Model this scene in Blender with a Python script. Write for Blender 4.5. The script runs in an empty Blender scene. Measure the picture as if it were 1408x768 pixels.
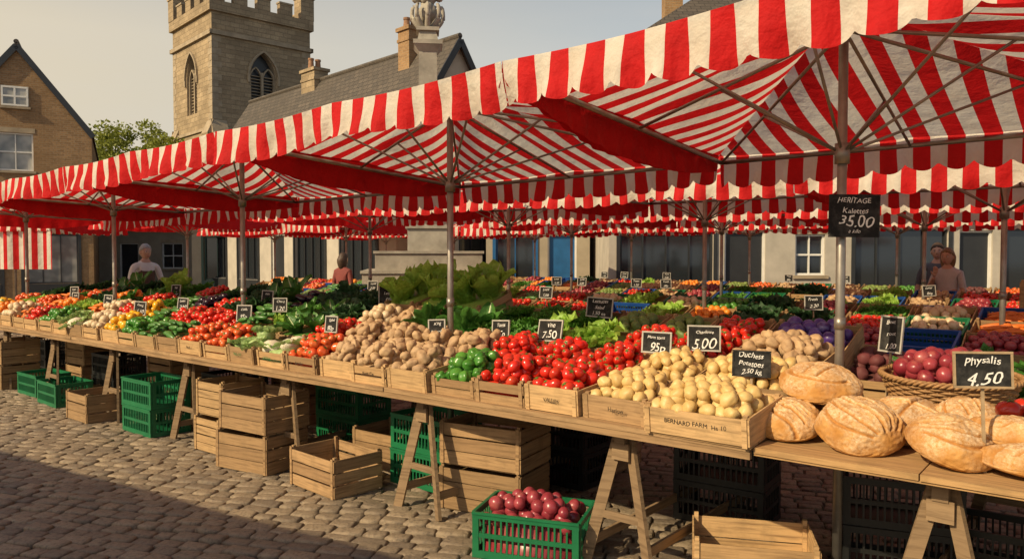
import bpy, math, random
import numpy as np
from mathutils import Vector, Matrix, noise
random.seed(7); rng=np.random.default_rng(7)
scene=bpy.context.scene
R=math.radians

# ------------------------------------------------------------------ nodes helpers
def newmat(name):
    m=bpy.data.materials.new(name); m.use_nodes=True
    nt=m.node_tree; nt.nodes.clear()
    out=nt.nodes.new('ShaderNodeOutputMaterial')
    return m,nt,out
def N(nt,t,**k):
    n=nt.nodes.new(t)
    for a,b in k.items(): setattr(n,a,b)
    return n
def mixc(nt,fac,a,b,blend='MIX'):
    n=nt.nodes.new('ShaderNodeMix'); n.data_type='RGBA'; n.blend_type=blend
    for s,v in ((n.inputs[0],fac),(n.inputs[6],a),(n.inputs[7],b)):
        if hasattr(v,'links') or hasattr(v,'is_linked'): nt.links.new(v,s)
        elif isinstance(v,(int,float)): s.default_value=v
        else: s.default_value=(v[0],v[1],v[2],1)
    return n.outputs[2]
def noisen(nt,vec,scale,detail=4,rough=.6):
    n=N(nt,'ShaderNodeTexNoise'); n.inputs['Scale'].default_value=scale
    n.inputs['Detail'].default_value=detail; n.inputs['Roughness'].default_value=rough
    if vec is not None: nt.links.new(vec,n.inputs['Vector'])
    return n.outputs[0]
def ramp(nt,fac,a,b,lo=0,hi=1):
    n=N(nt,'ShaderNodeMapRange'); n.inputs[1].default_value=a; n.inputs[2].default_value=b
    n.inputs[3].default_value=lo; n.inputs[4].default_value=hi
    nt.links.new(fac,n.inputs[0]); return n.outputs[0]
def bump(nt,h,strength,dist):
    n=N(nt,'ShaderNodeBump'); n.inputs['Strength'].default_value=strength; n.inputs['Distance'].default_value=dist
    nt.links.new(h,n.inputs['Height']); return n.outputs[0]
def princ(nt,out,col,rough=.6,normal=None,metal=0,spec=.5,coat=0):
    p=N(nt,'ShaderNodeBsdfPrincipled')
    if hasattr(col,'is_linked'): nt.links.new(col,p.inputs['Base Color'])
    else: p.inputs['Base Color'].default_value=(*col,1)
    if hasattr(rough,'is_linked'): nt.links.new(rough,p.inputs['Roughness'])
    else: p.inputs['Roughness'].default_value=rough
    p.inputs['Metallic'].default_value=metal
    p.inputs['Specular IOR Level'].default_value=spec
    if normal is not None: nt.links.new(normal,p.inputs['Normal'])
    nt.links.new(p.outputs[0],out.inputs[0]); return p
def objco(nt): return N(nt,'ShaderNodeTexCoord').outputs['Object']
def uvco(nt): return N(nt,'ShaderNodeTexCoord').outputs['UV']
def island(nt): return N(nt,'ShaderNodeNewGeometry').outputs['Random Per Island']
def objrand(nt): return N(nt,'ShaderNodeObjectInfo').outputs['Random']

MATS={}
def pmat(name,c1,c2,rough=.45,c3=None,ns=25,spot=(.5,.7),bmp=.15,spec=.5):
    if name in MATS: return MATS[name]
    m,nt,out=newmat(name); co=objco(nt)
    c=mixc(nt,island(nt),c1,c2)
    n=noisen(nt,co,ns)
    if c3 is not None: c=mixc(nt,ramp(nt,n,*spot),c,c3)
    n2=noisen(nt,co,ns*4)
    princ(nt,out,c,rough,bump(nt,n2,bmp,.004),spec=spec)
    MATS[name]=m; return m
def leafmat(name,c1,c2,rough=.5,transl=.3):
    if name in MATS: return MATS[name]
    m,nt,out=newmat(name); co=objco(nt)
    c=mixc(nt,island(nt),c1,c2)
    n=noisen(nt,co,40)
    c=mixc(nt,ramp(nt,n,.4,.8),c,tuple(min(1,x*1.5+.01) for x in c2))
    p=princ(nt,out,c,rough,bump(nt,noisen(nt,co,90),.5,.006))
    t=N(nt,'ShaderNodeBsdfTranslucent'); nt.links.new(c,t.inputs[0])
    mx=N(nt,'ShaderNodeMixShader'); mx.inputs[0].default_value=transl
    nt.links.new(p.outputs[0],mx.inputs[1]); nt.links.new(t.outputs[0],mx.inputs[2]); nt.links.new(mx.outputs[0],out.inputs[0])
    MATS[name]=m; return m
def woodmat(name,c1,c2,dark=(.08,.045,.022),rough=.75):
    m,nt,out=newmat(name); uv=uvco(nt)
    mp=N(nt,'ShaderNodeMapping'); mp.inputs['Scale'].default_value=(2.5,45,1); nt.links.new(uv,mp.inputs[0])
    ad=N(nt,'ShaderNodeVectorMath',operation='ADD')
    cb=N(nt,'ShaderNodeCombineXYZ'); mu=N(nt,'ShaderNodeMath',operation='MULTIPLY'); mu.inputs[1].default_value=37
    nt.links.new(island(nt),mu.inputs[0]); nt.links.new(mu.outputs[0],cb.inputs[0]); nt.links.new(mu.outputs[0],cb.inputs[1])
    nt.links.new(mp.outputs[0],ad.inputs[0]); nt.links.new(cb.outputs[0],ad.inputs[1])
    n=noisen(nt,ad.outputs[0],1,6,.65)
    c=mixc(nt,island(nt),c1,c2)
    c=mixc(nt,objrand(nt),c,tuple(x*.62 for x in c1))
    c=mixc(nt,ramp(nt,n,.46,.78),c,dark)
    st=noisen(nt,objco(nt),7)
    c=mixc(nt,ramp(nt,st,.52,.8),c,tuple(x*.5 for x in c1))
    princ(nt,out,c,rough,bump(nt,n,.4,.005),spec=.3)
    return m
M_crate=woodmat('crate_wood',(.62,.405,.195),(.45,.28,.13))
M_crate_old=woodmat('old_crate_wood',(.45,.285,.14),(.31,.19,.095))
M_table=woodmat('table_wood',(.41,.265,.135),(.32,.20,.10))
M_board=woodmat('bread_board_wood',(.56,.345,.15),(.47,.28,.12))
M_trestle=woodmat('trestle_wood',(.37,.25,.14),(.24,.16,.09))
def simple(name,col,rough=.5,metal=0,ns=None,var=.25,spec=.5,bmp=0):
    m,nt,out=newmat(name); c=col; nrm=None
    if ns:
        n=noisen(nt,objco(nt),ns); c=mixc(nt,ramp(nt,n,.3,.75),col,tuple(x*(1-var) for x in col))
        if bmp: nrm=bump(nt,noisen(nt,objco(nt),ns*6),bmp,.01)
    princ(nt,out,c,rough,nrm,metal,spec); return m
M_metal=simple('galvanised_pole',(.36,.33,.29),.42,.7,9,.4)
M_green_pl=simple('green_plastic',(.012,.17,.065),.4,0,6,.35)
M_blue_pl=simple('blue_plastic',(.015,.08,.32),.4,0,6,.35)
M_black_pl=simple('black_plastic',(.012,.013,.013),.45,0,6,.3)
m,nt,out=newmat('chalkboard_slate')
c=mixc(nt,ramp(nt,noisen(nt,objco(nt),14,5,.7),.45,.8),(.016,.016,.016),(.075,.073,.068))
princ(nt,out,c,.85,None,spec=.2); M_slate=m
M_chalk=simple('chalk',(.75,.74,.70),.9)
M_signframe=simple('sign_frame',(.42,.30,.17),.6,0,20,.4)
M_signgrey=simple('sign_frame_grey',(.45,.43,.38),.6,0,20,.3)
M_ink=simple('crate_print',(.05,.035,.02),.9)
M_inkg=simple('crate_print_green',(.03,.16,.05),.9)
M_white=simple('white_paint',(.76,.74,.68),.5,0,4,.15)
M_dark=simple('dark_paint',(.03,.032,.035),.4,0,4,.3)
M_blue=simple('blue_paint',(.02,.12,.30),.4,0,4,.3)
M_greenp=simple('green_paint',(.03,.08,.06),.4,0,4,.3)
m,nt,out=newmat('window_glass'); princ(nt,out,(.02,.024,.028),.08,None,0,.9); M_glass=m
m,nt,out=newmat('window_glass_sky_tone')
princ(nt,out,mixc(nt,ramp(nt,noisen(nt,objco(nt),1.3,2),.4,.6),(.42,.40,.35),(.16,.16,.15)),.12,None,0,.8); M_glassb=m  # pale patches painted into the panes as reflected sky
M_wicker=simple('wicker',(.42,.23,.09),.6,0,60,.55,bmp=.3)

def clothmat(name,striped=True,period=.2,red=(.70,.016,.018),tr=.42):
    m,nt,out=newmat(name); uv=uvco(nt)
    sx=N(nt,'ShaderNodeSeparateXYZ'); nt.links.new(uv,sx.inputs[0])
    co=objco(nt)
    white=mixc(nt,ramp(nt,noisen(nt,co,3),.35,.75),(.84,.80,.70),(.70,.62,.50))
    redc=mixc(nt,ramp(nt,noisen(nt,co,4),.35,.75),red,tuple(x*.75 for x in red))
    if striped:
        a=N(nt,'ShaderNodeMath',operation='MULTIPLY'); a.inputs[1].default_value=1/period; nt.links.new(sx.outputs[0],a.inputs[0])
        f=N(nt,'ShaderNodeMath',operation='FRACT'); nt.links.new(a.outputs[0],f.inputs[0])
        g=N(nt,'ShaderNodeMath',operation='GREATER_THAN'); g.inputs[1].default_value=.5; nt.links.new(f.outputs[0],g.inputs[0])
        c=mixc(nt,g.outputs[0],redc,white)
    else: c=redc
    nrm=bump(nt,noisen(nt,co,7,4),.55,.05)
    p=princ(nt,out,c,.75,nrm,spec=.25)
    t=N(nt,'ShaderNodeBsdfTranslucent'); nt.links.new(c,t.inputs[0]); nt.links.new(nrm,t.inputs['Normal'])
    mx=N(nt,'ShaderNodeMixShader'); mx.inputs[0].default_value=tr
    nt.links.new(p.outputs[0],mx.inputs[1]); nt.links.new(t.outputs[0],mx.inputs[2]); nt.links.new(mx.outputs[0],out.inputs[0])
    return m
M_stripe=clothmat('striped_canvas'); M_red=clothmat('red_canvas',False,red=(.60,.012,.015),tr=.35)

def brickmat(name,c1,c2,mortar,bw,bh,ms=.012,ns=1.2,var=.5,rough=.85,b=.4,offset=.5):
    m,nt,out=newmat(name); uv=uvco(nt)
    wv=N(nt,'ShaderNodeVectorMath',operation='ADD')
    nn=N(nt,'ShaderNodeTexNoise'); nn.inputs['Scale'].default_value=3; nt.links.new(uv,nn.inputs['Vector'])
    sc=N(nt,'ShaderNodeVectorMath',operation='SCALE'); sc.inputs['Scale'].default_value=bh*.12; nt.links.new(nn.outputs[1],sc.inputs[0])
    nt.links.new(uv,wv.inputs[0]); nt.links.new(sc.outputs[0],wv.inputs[1])
    bt=N(nt,'ShaderNodeTexBrick'); nt.links.new(wv.outputs[0],bt.inputs['Vector'])
    bt.inputs['Scale'].default_value=1; bt.inputs['Brick Width'].default_value=bw; bt.inputs['Row Height'].default_value=bh
    bt.inputs['Mortar Size'].default_value=ms; bt.inputs['Mortar Smooth'].default_value=.3; bt.inputs['Bias'].default_value=-.1
    bt.offset=offset
    bt.inputs['Color1'].default_value=(*c1,1); bt.inputs['Color2'].default_value=(*c2,1); bt.inputs['Mortar'].default_value=(*mortar,1)
    n=noisen(nt,uv,ns,6,.7)
    c=mixc(nt,ramp(nt,n,.35,.75),bt.outputs[0],tuple(x*var for x in c1))
    c=mixc(nt,ramp(nt,noisen(nt,uv,14),.5,.85),c,tuple(x*.6 for x in c2))
    bn=N(nt,'ShaderNodeBump'); bn.invert=True; bn.inputs['Strength'].default_value=b; bn.inputs['Distance'].default_value=.03
    nt.links.new(bt.outputs[1],bn.inputs['Height'])
    princ(nt,out,c,rough,bn.outputs[0],spec=.25); return m
M_stone=brickmat('church_stone',(.48,.365,.225),(.31,.23,.14),(.30,.235,.15),.50,.24,.016,.45,.42,b=.7)
M_ashlar=simple('dressed_stone',(.43,.34,.225),.85,0,2.5,.45,bmp=.4)
M_monu=simple('monument_stone',(.42,.38,.31),.85,0,3,.5,bmp=.5)
M_brick=brickmat('buff_brick',(.40,.24,.115),(.25,.145,.07),(.33,.26,.17),.225,.075,.009,.6,.6)
M_rbrick=brickmat('red_brick',(.26,.12,.07),(.18,.085,.05),(.25,.21,.17),.225,.075,.009,.6,.65)
M_slates=brickmat('roof_slate',(.14,.115,.09),(.08,.07,.058),(.02,.02,.02),.30,.20,.012,.8,.6,.65,.6)
M_tiles=brickmat('roof_tile',(.15,.085,.055),(.10,.06,.04),(.03,.02,.02),.2,.14,.01,.8,.6,.8,.6)
M_render=simple('white_render',(.50,.45,.37),.85,0,1.5,.35,bmp=.2)
M_cream=simple('cream_render',(.40,.335,.24),.85,0,1.5,.3,bmp=.2)
M_pot=simple('chimney_pot',(.32,.17,.09),.8,0,8,.4)

# ------------------------------------------------------------------ mesh helpers
COL=scene.collection
def link(o,parent=None):
    COL.objects.link(o)
    if parent is not None: o.parent=parent
    return o
def empty(name,M=Matrix()):
    e=bpy.data.objects.new(name,None); e.empty_display_size=.1; COL.objects.link(e); e.matrix_world=M; return e
class MB:
    def __init__(s): s.v=[];s.f=[];s.m=[]
    def add(s,V,F,mi=0,M=None):
        o=len(s.v)
        if M is not None: V=[M@Vector(v) for v in V]
        s.v+= [tuple(v) for v in V]; s.f+=[tuple(i+o for i in f) for f in F]; s.m+=[mi]*len(F); return s
    def box(s,x0,x1,y0,y1,z0,z1,mi=0,M=None):
        V=[(x0,y0,z0),(x1,y0,z0),(x1,y1,z0),(x0,y1,z0),(x0,y0,z1),(x1,y0,z1),(x1,y1,z1),(x0,y1,z1)]
        return s.add(V,[(0,3,2,1),(4,5,6,7),(0,1,5,4),(1,2,6,5),(2,3,7,6),(3,0,4,7)],mi,M)
    def beam(s,a,b,w,h,mi=0):
        a=Vector(a);b=Vector(b);d=(b-a); L=d.length; q=d.to_track_quat('X','Z').to_matrix().to_4x4()
        return s.box(0,L,-w/2,w/2,-h/2,h/2,mi,Matrix.Translation(a)@q)
    def tube(s,a,b,r,n=10,mi=0,r2=None,cap=True):
        a=Vector(a);b=Vector(b);d=b-a;q=d.to_track_quat('Z','Y').to_matrix(); r2=r if r2 is None else r2
        V=[a+q@Vector((r*math.cos(2*math.pi*i/n),r*math.sin(2*math.pi*i/n),0)) for i in range(n)]
        V+=[b+q@Vector((r2*math.cos(2*math.pi*i/n),r2*math.sin(2*math.pi*i/n),0)) for i in range(n)]
        F=[(i,(i+1)%n,n+(i+1)%n,n+i) for i in range(n)]
        if cap: F+= [tuple(range(n-1,-1,-1)),tuple(range(n,2*n))]
        return s.add(V,F,mi)
    def path(s,pts,r,n=6,mi=0,closed=False):
        P=[Vector(p) for p in pts]; k=len(P); V=[]
        for i,p in enumerate(P):
            if closed: d=P[(i+1)%k]-P[i-1]
            else: d=P[min(i+1,k-1)]-P[max(i-1,0)]
            d.normalize(); up=Vector((0,0,1)) if abs(d.z)<.9 else Vector((1,0,0))
            x=d.cross(up).normalized(); y=x.cross(d)
            rr=r(i/(k-1)) if callable(r) else r
            for j in range(n):
                a=2*math.pi*j/n; V.append(p+x*rr*math.cos(a)+y*rr*math.sin(a))
        F=[]
        for i in range(k if closed else k-1):
            for j in range(n):
                a=i*n;b=((i+1)%k)*n; F.append((a+j,a+(j+1)%n,b+(j+1)%n,b+j))
        if not closed: F+=[tuple(range(n)),tuple(range((k-1)*n+n-1,(k-1)*n-1,-1))]
        return s.add(V,F,mi)
    def mesh(s,name,mats,smooth=False,uv=None):
        me=bpy.data.meshes.new(name); me.from_pydata(s.v,[],s.f); me.update()
        for m in mats: me.materials.append(m)
        me.polygons.foreach_set('material_index',s.m)
        me.polygons.foreach_set('use_smooth',[smooth]*len(s.f))
        lay=me.uv_layers.new(name='UVMap')
        if uv is None:
            nl=len(me.loops); buf=np.zeros((nl,2))
            for p in me.polygons:
                n=p.normal
                if abs(n.z)>.985: t1=Vector((1,0,0))
                else: t1=Vector((-n.y,n.x,0)).normalized()
                t2=n.cross(t1)
                for li in p.loop_indices:
                    c=s.v[me.loops[li].vertex_index]
                    buf[li,0]=c[0]*t1.x+c[1]*t1.y+c[2]*t1.z; buf[li,1]=c[0]*t2.x+c[1]*t2.y+c[2]*t2.z
            lay.data.foreach_set('uv',buf.ravel())
        else:
            vi=np.empty(len(me.loops),int); me.loops.foreach_get('vertex_index',vi)
            lay.data.foreach_set('uv',np.array(uv)[vi].ravel())
        return me
    def obj(s,name,mats,M=None,parent=None,smooth=False,uv=None):
        o=bpy.data.objects.new(name,s.mesh(name,mats,smooth,uv)); link(o,parent)
        if M is not None: o.matrix_world=M if parent is None else parent.matrix_world@M
        return o
def place(name,me,M,parent=None):
    o=bpy.data.objects.new(name,me); COL.objects.link(o)
    if parent: o.parent=parent
    o.matrix_world=M; return o
def trimesh(name,V,F,mi,mats,smooth=True):
    me=bpy.data.meshes.new(name); nv=len(V); nf=len(F)
    me.vertices.add(nv); me.vertices.foreach_set('co',np.asarray(V,dtype=np.float32).ravel())
    me.loops.add(nf*3); me.loops.foreach_set('vertex_index',np.asarray(F,dtype=np.int32).ravel())
    me.polygons.add(nf); me.polygons.foreach_set('loop_start',np.arange(0,nf*3,3,dtype=np.int32))
    for m in mats: me.materials.append(m)
    me.polygons.foreach_set('material_index',np.asarray(mi,dtype=np.int32))
    me.polygons.foreach_set('use_smooth',np.full(nf,smooth))
    me.update(calc_edges=True); me.validate(); return me
def ico(sub):
    import bmesh
    bm=bmesh.new(); bmesh.ops.create_icosphere(bm,subdivisions=sub,radius=1)
    V=np.array([v.co[:] for v in bm.verts]); F=np.array([[v.index for v in f.verts] for f in bm.faces]); bm.free(); return V,F
ICO={k:ico(k) for k in (1,2,3,4)}

# market frame : s = along the stalls (left +), t = away from customer
O=Vector((0.975,3.46,0)); ANG=math.atan2(-.628,.778)
MK=Matrix.Translation(O)@Matrix.Rotation(ANG,4,'Z')
def W(s,t,z=0): return MK@Vector((-s,t,z))
def WM(s,t,z=0,rz=0,tilt=0): return MK@Matrix.Translation((-s,t,z))@Matrix.Rotation(rz,4,'Z')@Matrix.Rotation(tilt,4,'X')

# ------------------------------------------------------------------ produce templates
def rotmats(n,full=True,tilt=1.0):
    out=[]
    for _ in range(n):
        if full:
            q=rng.normal(size=4); q/=np.linalg.norm(q); w,x,y,z=q
            out.append([[1-2*(y*y+z*z),2*(x*y-z*w),2*(x*z+y*w)],[2*(x*y+z*w),1-2*(x*x+z*z),2*(y*z-x*w)],[2*(x*z-y*w),2*(y*z+x*w),1-2*(x*x+y*y)]])
        else:
            a=rng.uniform(0,6.28); b=rng.normal()*tilt; c=rng.normal()*tilt
            M=(Matrix.Rotation(b,3,'X')@Matrix.Rotation(c,3,'Y')@Matrix.Rotation(a,3,'Z')); out.append([list(r) for r in M])
    return np.array(out)
def lump(V,amp,f=1.6,seed=0):
    o=[]
    for v in V:
        k=1+amp*noise.noise(Vector((v[0]*f+seed*7.1,v[1]*f,v[2]*f)))
        o.append(v*k)
    return np.array(o)
def tpl_round(r,sx=1,sy=1,sz=1,amp=.12,hi=True,seed=0):
    V,F=ICO[3 if hi else 2]; V=lump(V,amp,1.6,seed)*np.array([sx,sy,sz])*r
    return V,F,np.zeros(len(F),int)
def star(r,h,n=5):
    V=[(0,0,h)];
    for i in range(n):
        a=2*math.pi*i/n; V+= [(r*math.cos(a),r*math.sin(a),h+.002),(r*.25*math.cos(a+.6),r*.25*math.sin(a+.6),h+.003)]
    F=[(0,1+2*i,2+2*i) for i in range(n)]+[(0,2+2*((i-1)%n),1+2*i) for i in range(n)]
    return np.array(V),np.array(F)
def tpl_tomato(r,hi=True,seed=0,rib=.04,long=1.0):
    V,F=ICO[3 if hi else 2]; a=np.arctan2(V[:,1],V[:,0]); rr=np.hypot(V[:,0],V[:,1])
    k=1+rib*np.cos(5*a+seed)*rr; V=V*k[:,None]; V[:,2]*=.85
    V[:,2]-=np.where(V[:,2]>0,np.exp(-(rr/.25)**2)*.18,0); V=V*r
    S,SF=star(r*.62,r*.80)
    S[:,2]-= (np.hypot(S[:,0],S[:,1])/r)**2*.2*r
    st=np.array([[-.06,-.06,.7],[.06,-.06,.7],[0,.07,.7],[.02,.02,1.1]])*r
    sf=np.array([[0,1,3],[1,2,3],[2,0,3]])
    Vn=np.vstack([V,S,st]); Fn=np.vstack([F,SF+len(V),sf+len(V)+len(S)])
    Vn[:,2]*=long
    return Vn,Fn,np.r_[np.zeros(len(F),int),np.ones(len(SF)+3,int)]
def tpl_long(L,r,bend=.15,hi=True,taper=0,seed=0):
    V,F=ICO[3 if hi else 2]; V=V.copy(); x=V[:,0]
    V[:,1]*=r*(1+taper*x); V[:,2]*=r*(1+taper*x); V[:,0]=np.sign(x)*np.abs(x)**.8*L/2
    V[:,1]+=bend*(x**2)*L*.3
    return V,F,np.zeros(len(F),int)
def leaf(L,w,curl,ruff,nx=4,ny=6,seed=0,up=1.0):
    V=[];rs=np.random.default_rng(seed)
    ph=rs.uniform(0,6.28)
    for j in range(ny+1):
        q=j/ny
        wid=w*math.sin(math.pi*min(1,(q**1.15*.86+.10)))**.7
        th=up*(1.25)-curl*q*1.6
        if j==0: py,pz=0,0
        else: py+=math.cos(th)*L/ny; pz+=math.sin(th)*L/ny
        for i in range(nx+1):
            p=i/nx*2-1
            zz=ruff*abs(p)**1.5*math.sin(q*17+p*3+ph)*w+ abs(p)**2*w*.25
            V.append((p*wid/2+ruff*.3*w*math.sin(q*13+ph)*abs(p), py-math.sin(th)*zz, pz+math.cos(th)*zz))
    F=[]
    for j in range(ny):
        for i in range(nx):
            a=j*(nx+1)+i; F+=[(a,a+1,a+nx+2),(a,a+nx+2,a+nx+1)]
    return np.array(V),np.array(F)
def tpl_rosette(R0,n,curl,ruff,w=.6,seed=0,heart=0,up=1.0,rib=False):
    rs=np.random.default_rng(seed); Vs=[];Fs=[];Ms=[];o=0
    if heart:
        V,F=ICO[2]; V=lump(V,.2,2,seed)*R0*heart; V[:,2]+=R0*heart*.7; Vs.append(V);Fs.append(F);Ms.append(np.zeros(len(F),int)); o=len(V)
    for i in range(n):
        q=i/n; L=R0*(.75+.5*q)*rs.uniform(.85,1.15)
        V,F=leaf(L,R0*w*rs.uniform(.8,1.25),curl*(.35+.9*q)*rs.uniform(.8,1.2),ruff,seed=seed*50+i,up=up*rs.uniform(.9,1.1))
        mi=np.zeros(len(F),int)
        if rib:
            c=V.reshape(7,5,3)[:,2]; rv=[];
            for j in range(7): ww=R0*.045*(1-j/7.5); rv+= [c[j]+[-ww,-.001,.0025],c[j]+[ww,-.001,.0025]]
            rf=[]; k=len(V)
            for j in range(6): a=k+2*j; rf+=[(a,a+1,a+3),(a,a+3,a+2)]
            V=np.vstack([V,rv]); F=np.vstack([F,rf]); mi=np.r_[mi,np.ones(len(rf),int)]
        a=i*2.4+rs.uniform(-.3,.3); c,s=math.cos(a),math.sin(a)
        V=V+np.array([0,R0*.06*(1+q),0]); V=V@np.array([[c,s,0],[-s,c,0],[0,0,1]])
        Vs.append(V);Fs.append(F+o);Ms.append(mi); o+=len(V)
    return np.vstack(Vs),np.vstack(Fs),np.concatenate(Ms)

G=pmat
mt=dict(
 pot_y=G('new_potato_skin',(.66,.47,.19),(.54,.36,.13),.5,(.40,.25,.09),30,(.6,.8)),
 pot_b=G('potato_skin',(.50,.34,.18),(.40,.26,.14),.7,(.24,.14,.08),30,(.5,.8),.3),
 tomato=G('tomato_skin',(.64,.022,.012),(.48,.03,.012),.22,(.58,.10,.02),6,(.6,.9),.02),
 tom_o=G('orange_tomato_skin',(.66,.14,.03),(.62,.07,.02),.25,None,6,(.6,.9),.02),
 calyx=G('tomato_calyx',(.06,.16,.02),(.09,.20,.03),.6),
 pep_y=G('yellow_pepper_skin',(.74,.44,.02),(.70,.32,.02),.25,None,6,(.6,.8),.02),
 pep_g=G('green_pepper_skin',(.04,.17,.02),(.08,.24,.03),.28,None,6,(.6,.8),.02),
 cuc=G('cucumber_skin',(.03,.12,.02),(.06,.18,.03),.35,(.12,.25,.06),20,(.55,.8),.1),
 onion=G('red_onion_skin',(.20,.018,.03),(.32,.05,.06),.3,(.42,.14,.11),10,(.55,.8),.08),
 onw=G('white_onion_skin',(.62,.53,.38),(.58,.44,.26),.45,(.45,.30,.14),12,(.5,.8),.05),
 avo=G('avocado_skin',(.17,.24,.05),(.10,.16,.04),.5,(.24,.30,.07),30,(.5,.8),.3),
 orange=G('orange_skin',(.74,.25,.02),(.70,.19,.02),.4,None,30,(.5,.8),.3),
 carrot=G('carrot_skin',(.66,.18,.02),(.60,.14,.02),.5,None,30,(.5,.8),.2),
 aub=G('aubergine_skin',(.012,.006,.014),(.022,.008,.025),.18,None,6,(.6,.8),.02),
 plum=G('plum_skin',(.05,.012,.12),(.10,.06,.28),.35,(.22,.20,.42),14,(.5,.75),.1),
 beet=G('beetroot_skin',(.15,.03,.035),(.10,.035,.03),.7,None,6,(.6,.8),.3),
 cauli=G('cauliflower_curd',(.68,.62,.46),(.62,.58,.44),.8,(.50,.42,.25),60,(.5,.8),1.0),
 cabb=leafmat('cabbage_leaf',(.26,.40,.12),(.34,.46,.18),.45,.2),
 lett=leafmat('lettuce_leaf',(.24,.44,.05),(.34,.52,.09),.45,.42),
 parsley=leafmat('parsley_leaf',(.05,.18,.015),(.09,.26,.03),.5,.35),
 chard=leafmat('chard_leaf',(.035,.13,.02),(.07,.20,.03),.35,.3),
 kale=leafmat('kale_leaf',(.018,.06,.022),(.035,.095,.03)),
 stalk=G('chard_stalk',(.55,.62,.38),(.48,.56,.28),.5))
def cauli_t(hi,seed):
    V,F=ICO[4 if hi else 3]; o=[]
    for v in V:
        k=1+.20*abs(noise.noise(Vector(v)*5+Vector((seed,0,0))))
        o.append(v*k)
    V=np.array(o)*np.array([.075,.075,.055]); V[:,2]+=.05; mi=np.ones(len(F),int)
    A=tpl_rosette(.12,9,.55,.06,.8,seed,up=.75)
    return np.vstack([A[0],V]),np.vstack([A[1],F+len(A[0])]),np.r_[A[2],mi]
KIND={
 'new_potatoes':(lambda h,s:tpl_round(.034,1.18,1,.9,.18,h,s),['pot_y'],.034,'full'),
 'potatoes':(lambda h,s:tpl_round(.038,1.25,1,.85,.28,h,s),['pot_b'],.038,'full'),
 'tomatoes':(lambda h,s:tpl_tomato(.037,h,s),['tomato','calyx'],.036,'tip'),
 'plum_tomatoes':(lambda h,s:tpl_tomato(.030,h,s,.03,1.55),['tomato','calyx'],.033,'tipx'),
 'orange_tomatoes':(lambda h,s:tpl_tomato(.039,h,s,.07),['tom_o','calyx'],.038,'tip'),
 'yellow_peppers':(lambda h,s:tpl_tomato(.05,h,s,.13),['pep_y','calyx'],.048,'full'),
 'green_peppers':(lambda h,s:tpl_tomato(.036,h,s,.13,1.35),['pep_g','calyx'],.036,'full'),
 'cucumbers':(lambda h,s:tpl_long(.16,.024,.2,h),['cuc'],.034,'flat'),
 'red_onions':(lambda h,s:tpl_round(.040,1,1,.9,.08,h,s),['onion'],.040,'full'),
 'white_onions':(lambda h,s:tpl_round(.042,1,1,.9,.08,h,s),['onw'],.042,'full'),
 'avocados':(lambda h,s:tpl_round(.036,1.3,.95,.95,.08,h,s),['avo'],.036,'full'),
 'oranges':(lambda h,s:tpl_round(.04,1,1,.97,.03,h,s),['orange'],.04,'full'),
 'carrots':(lambda h,s:tpl_long(.17,.018,.05,h,.5),['carrot'],.028,'flat'),
 'aubergines':(lambda h,s:tpl_long(.17,.038,.1,h,.3),['aub'],.045,'flat'),
 'plums':(lambda h,s:tpl_round(.042,1.1,1,1,.05,h,s),['plum'],.042,'full'),
 'beetroots':(lambda h,s:tpl_round(.042,1,1,.9,.15,h,s),['beet'],.042,'full'),
 'cauliflowers':(cauli_t,['cabb','cauli'],.088,'up'),
 'cabbages':(lambda h,s:tpl_rosette(.115,12,.85,.05,1.0,s,.55,up=1.1),['cabb'],.09,'up'),
 'lettuces':(lambda h,s:tpl_rosette(.13,20,.75,.14,.95,s,.4),['lett'],.08,'up'),
 'parsley':(lambda h,s:tpl_rosette(.10,34,.7,.32,.40,s,.25),['parsley'],.05,'up'),
 'chard':(lambda h,s:tpl_rosette(.23,10,.66,.07,.52,s,.10,1.0,True),['chard','stalk'],.095,'up'),
 'romaine_lettuces':(lambda h,s:tpl_rosette(.26,13,.34,.08,.75,s,.2,1.0,True),['lett','stalk'],.11,'up'),
 'kale':(lambda h,s:tpl_rosette(.15,20,.8,.2,.75,s,.3),['kale'],.075,'up'),
}
HEAPS={}
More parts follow.
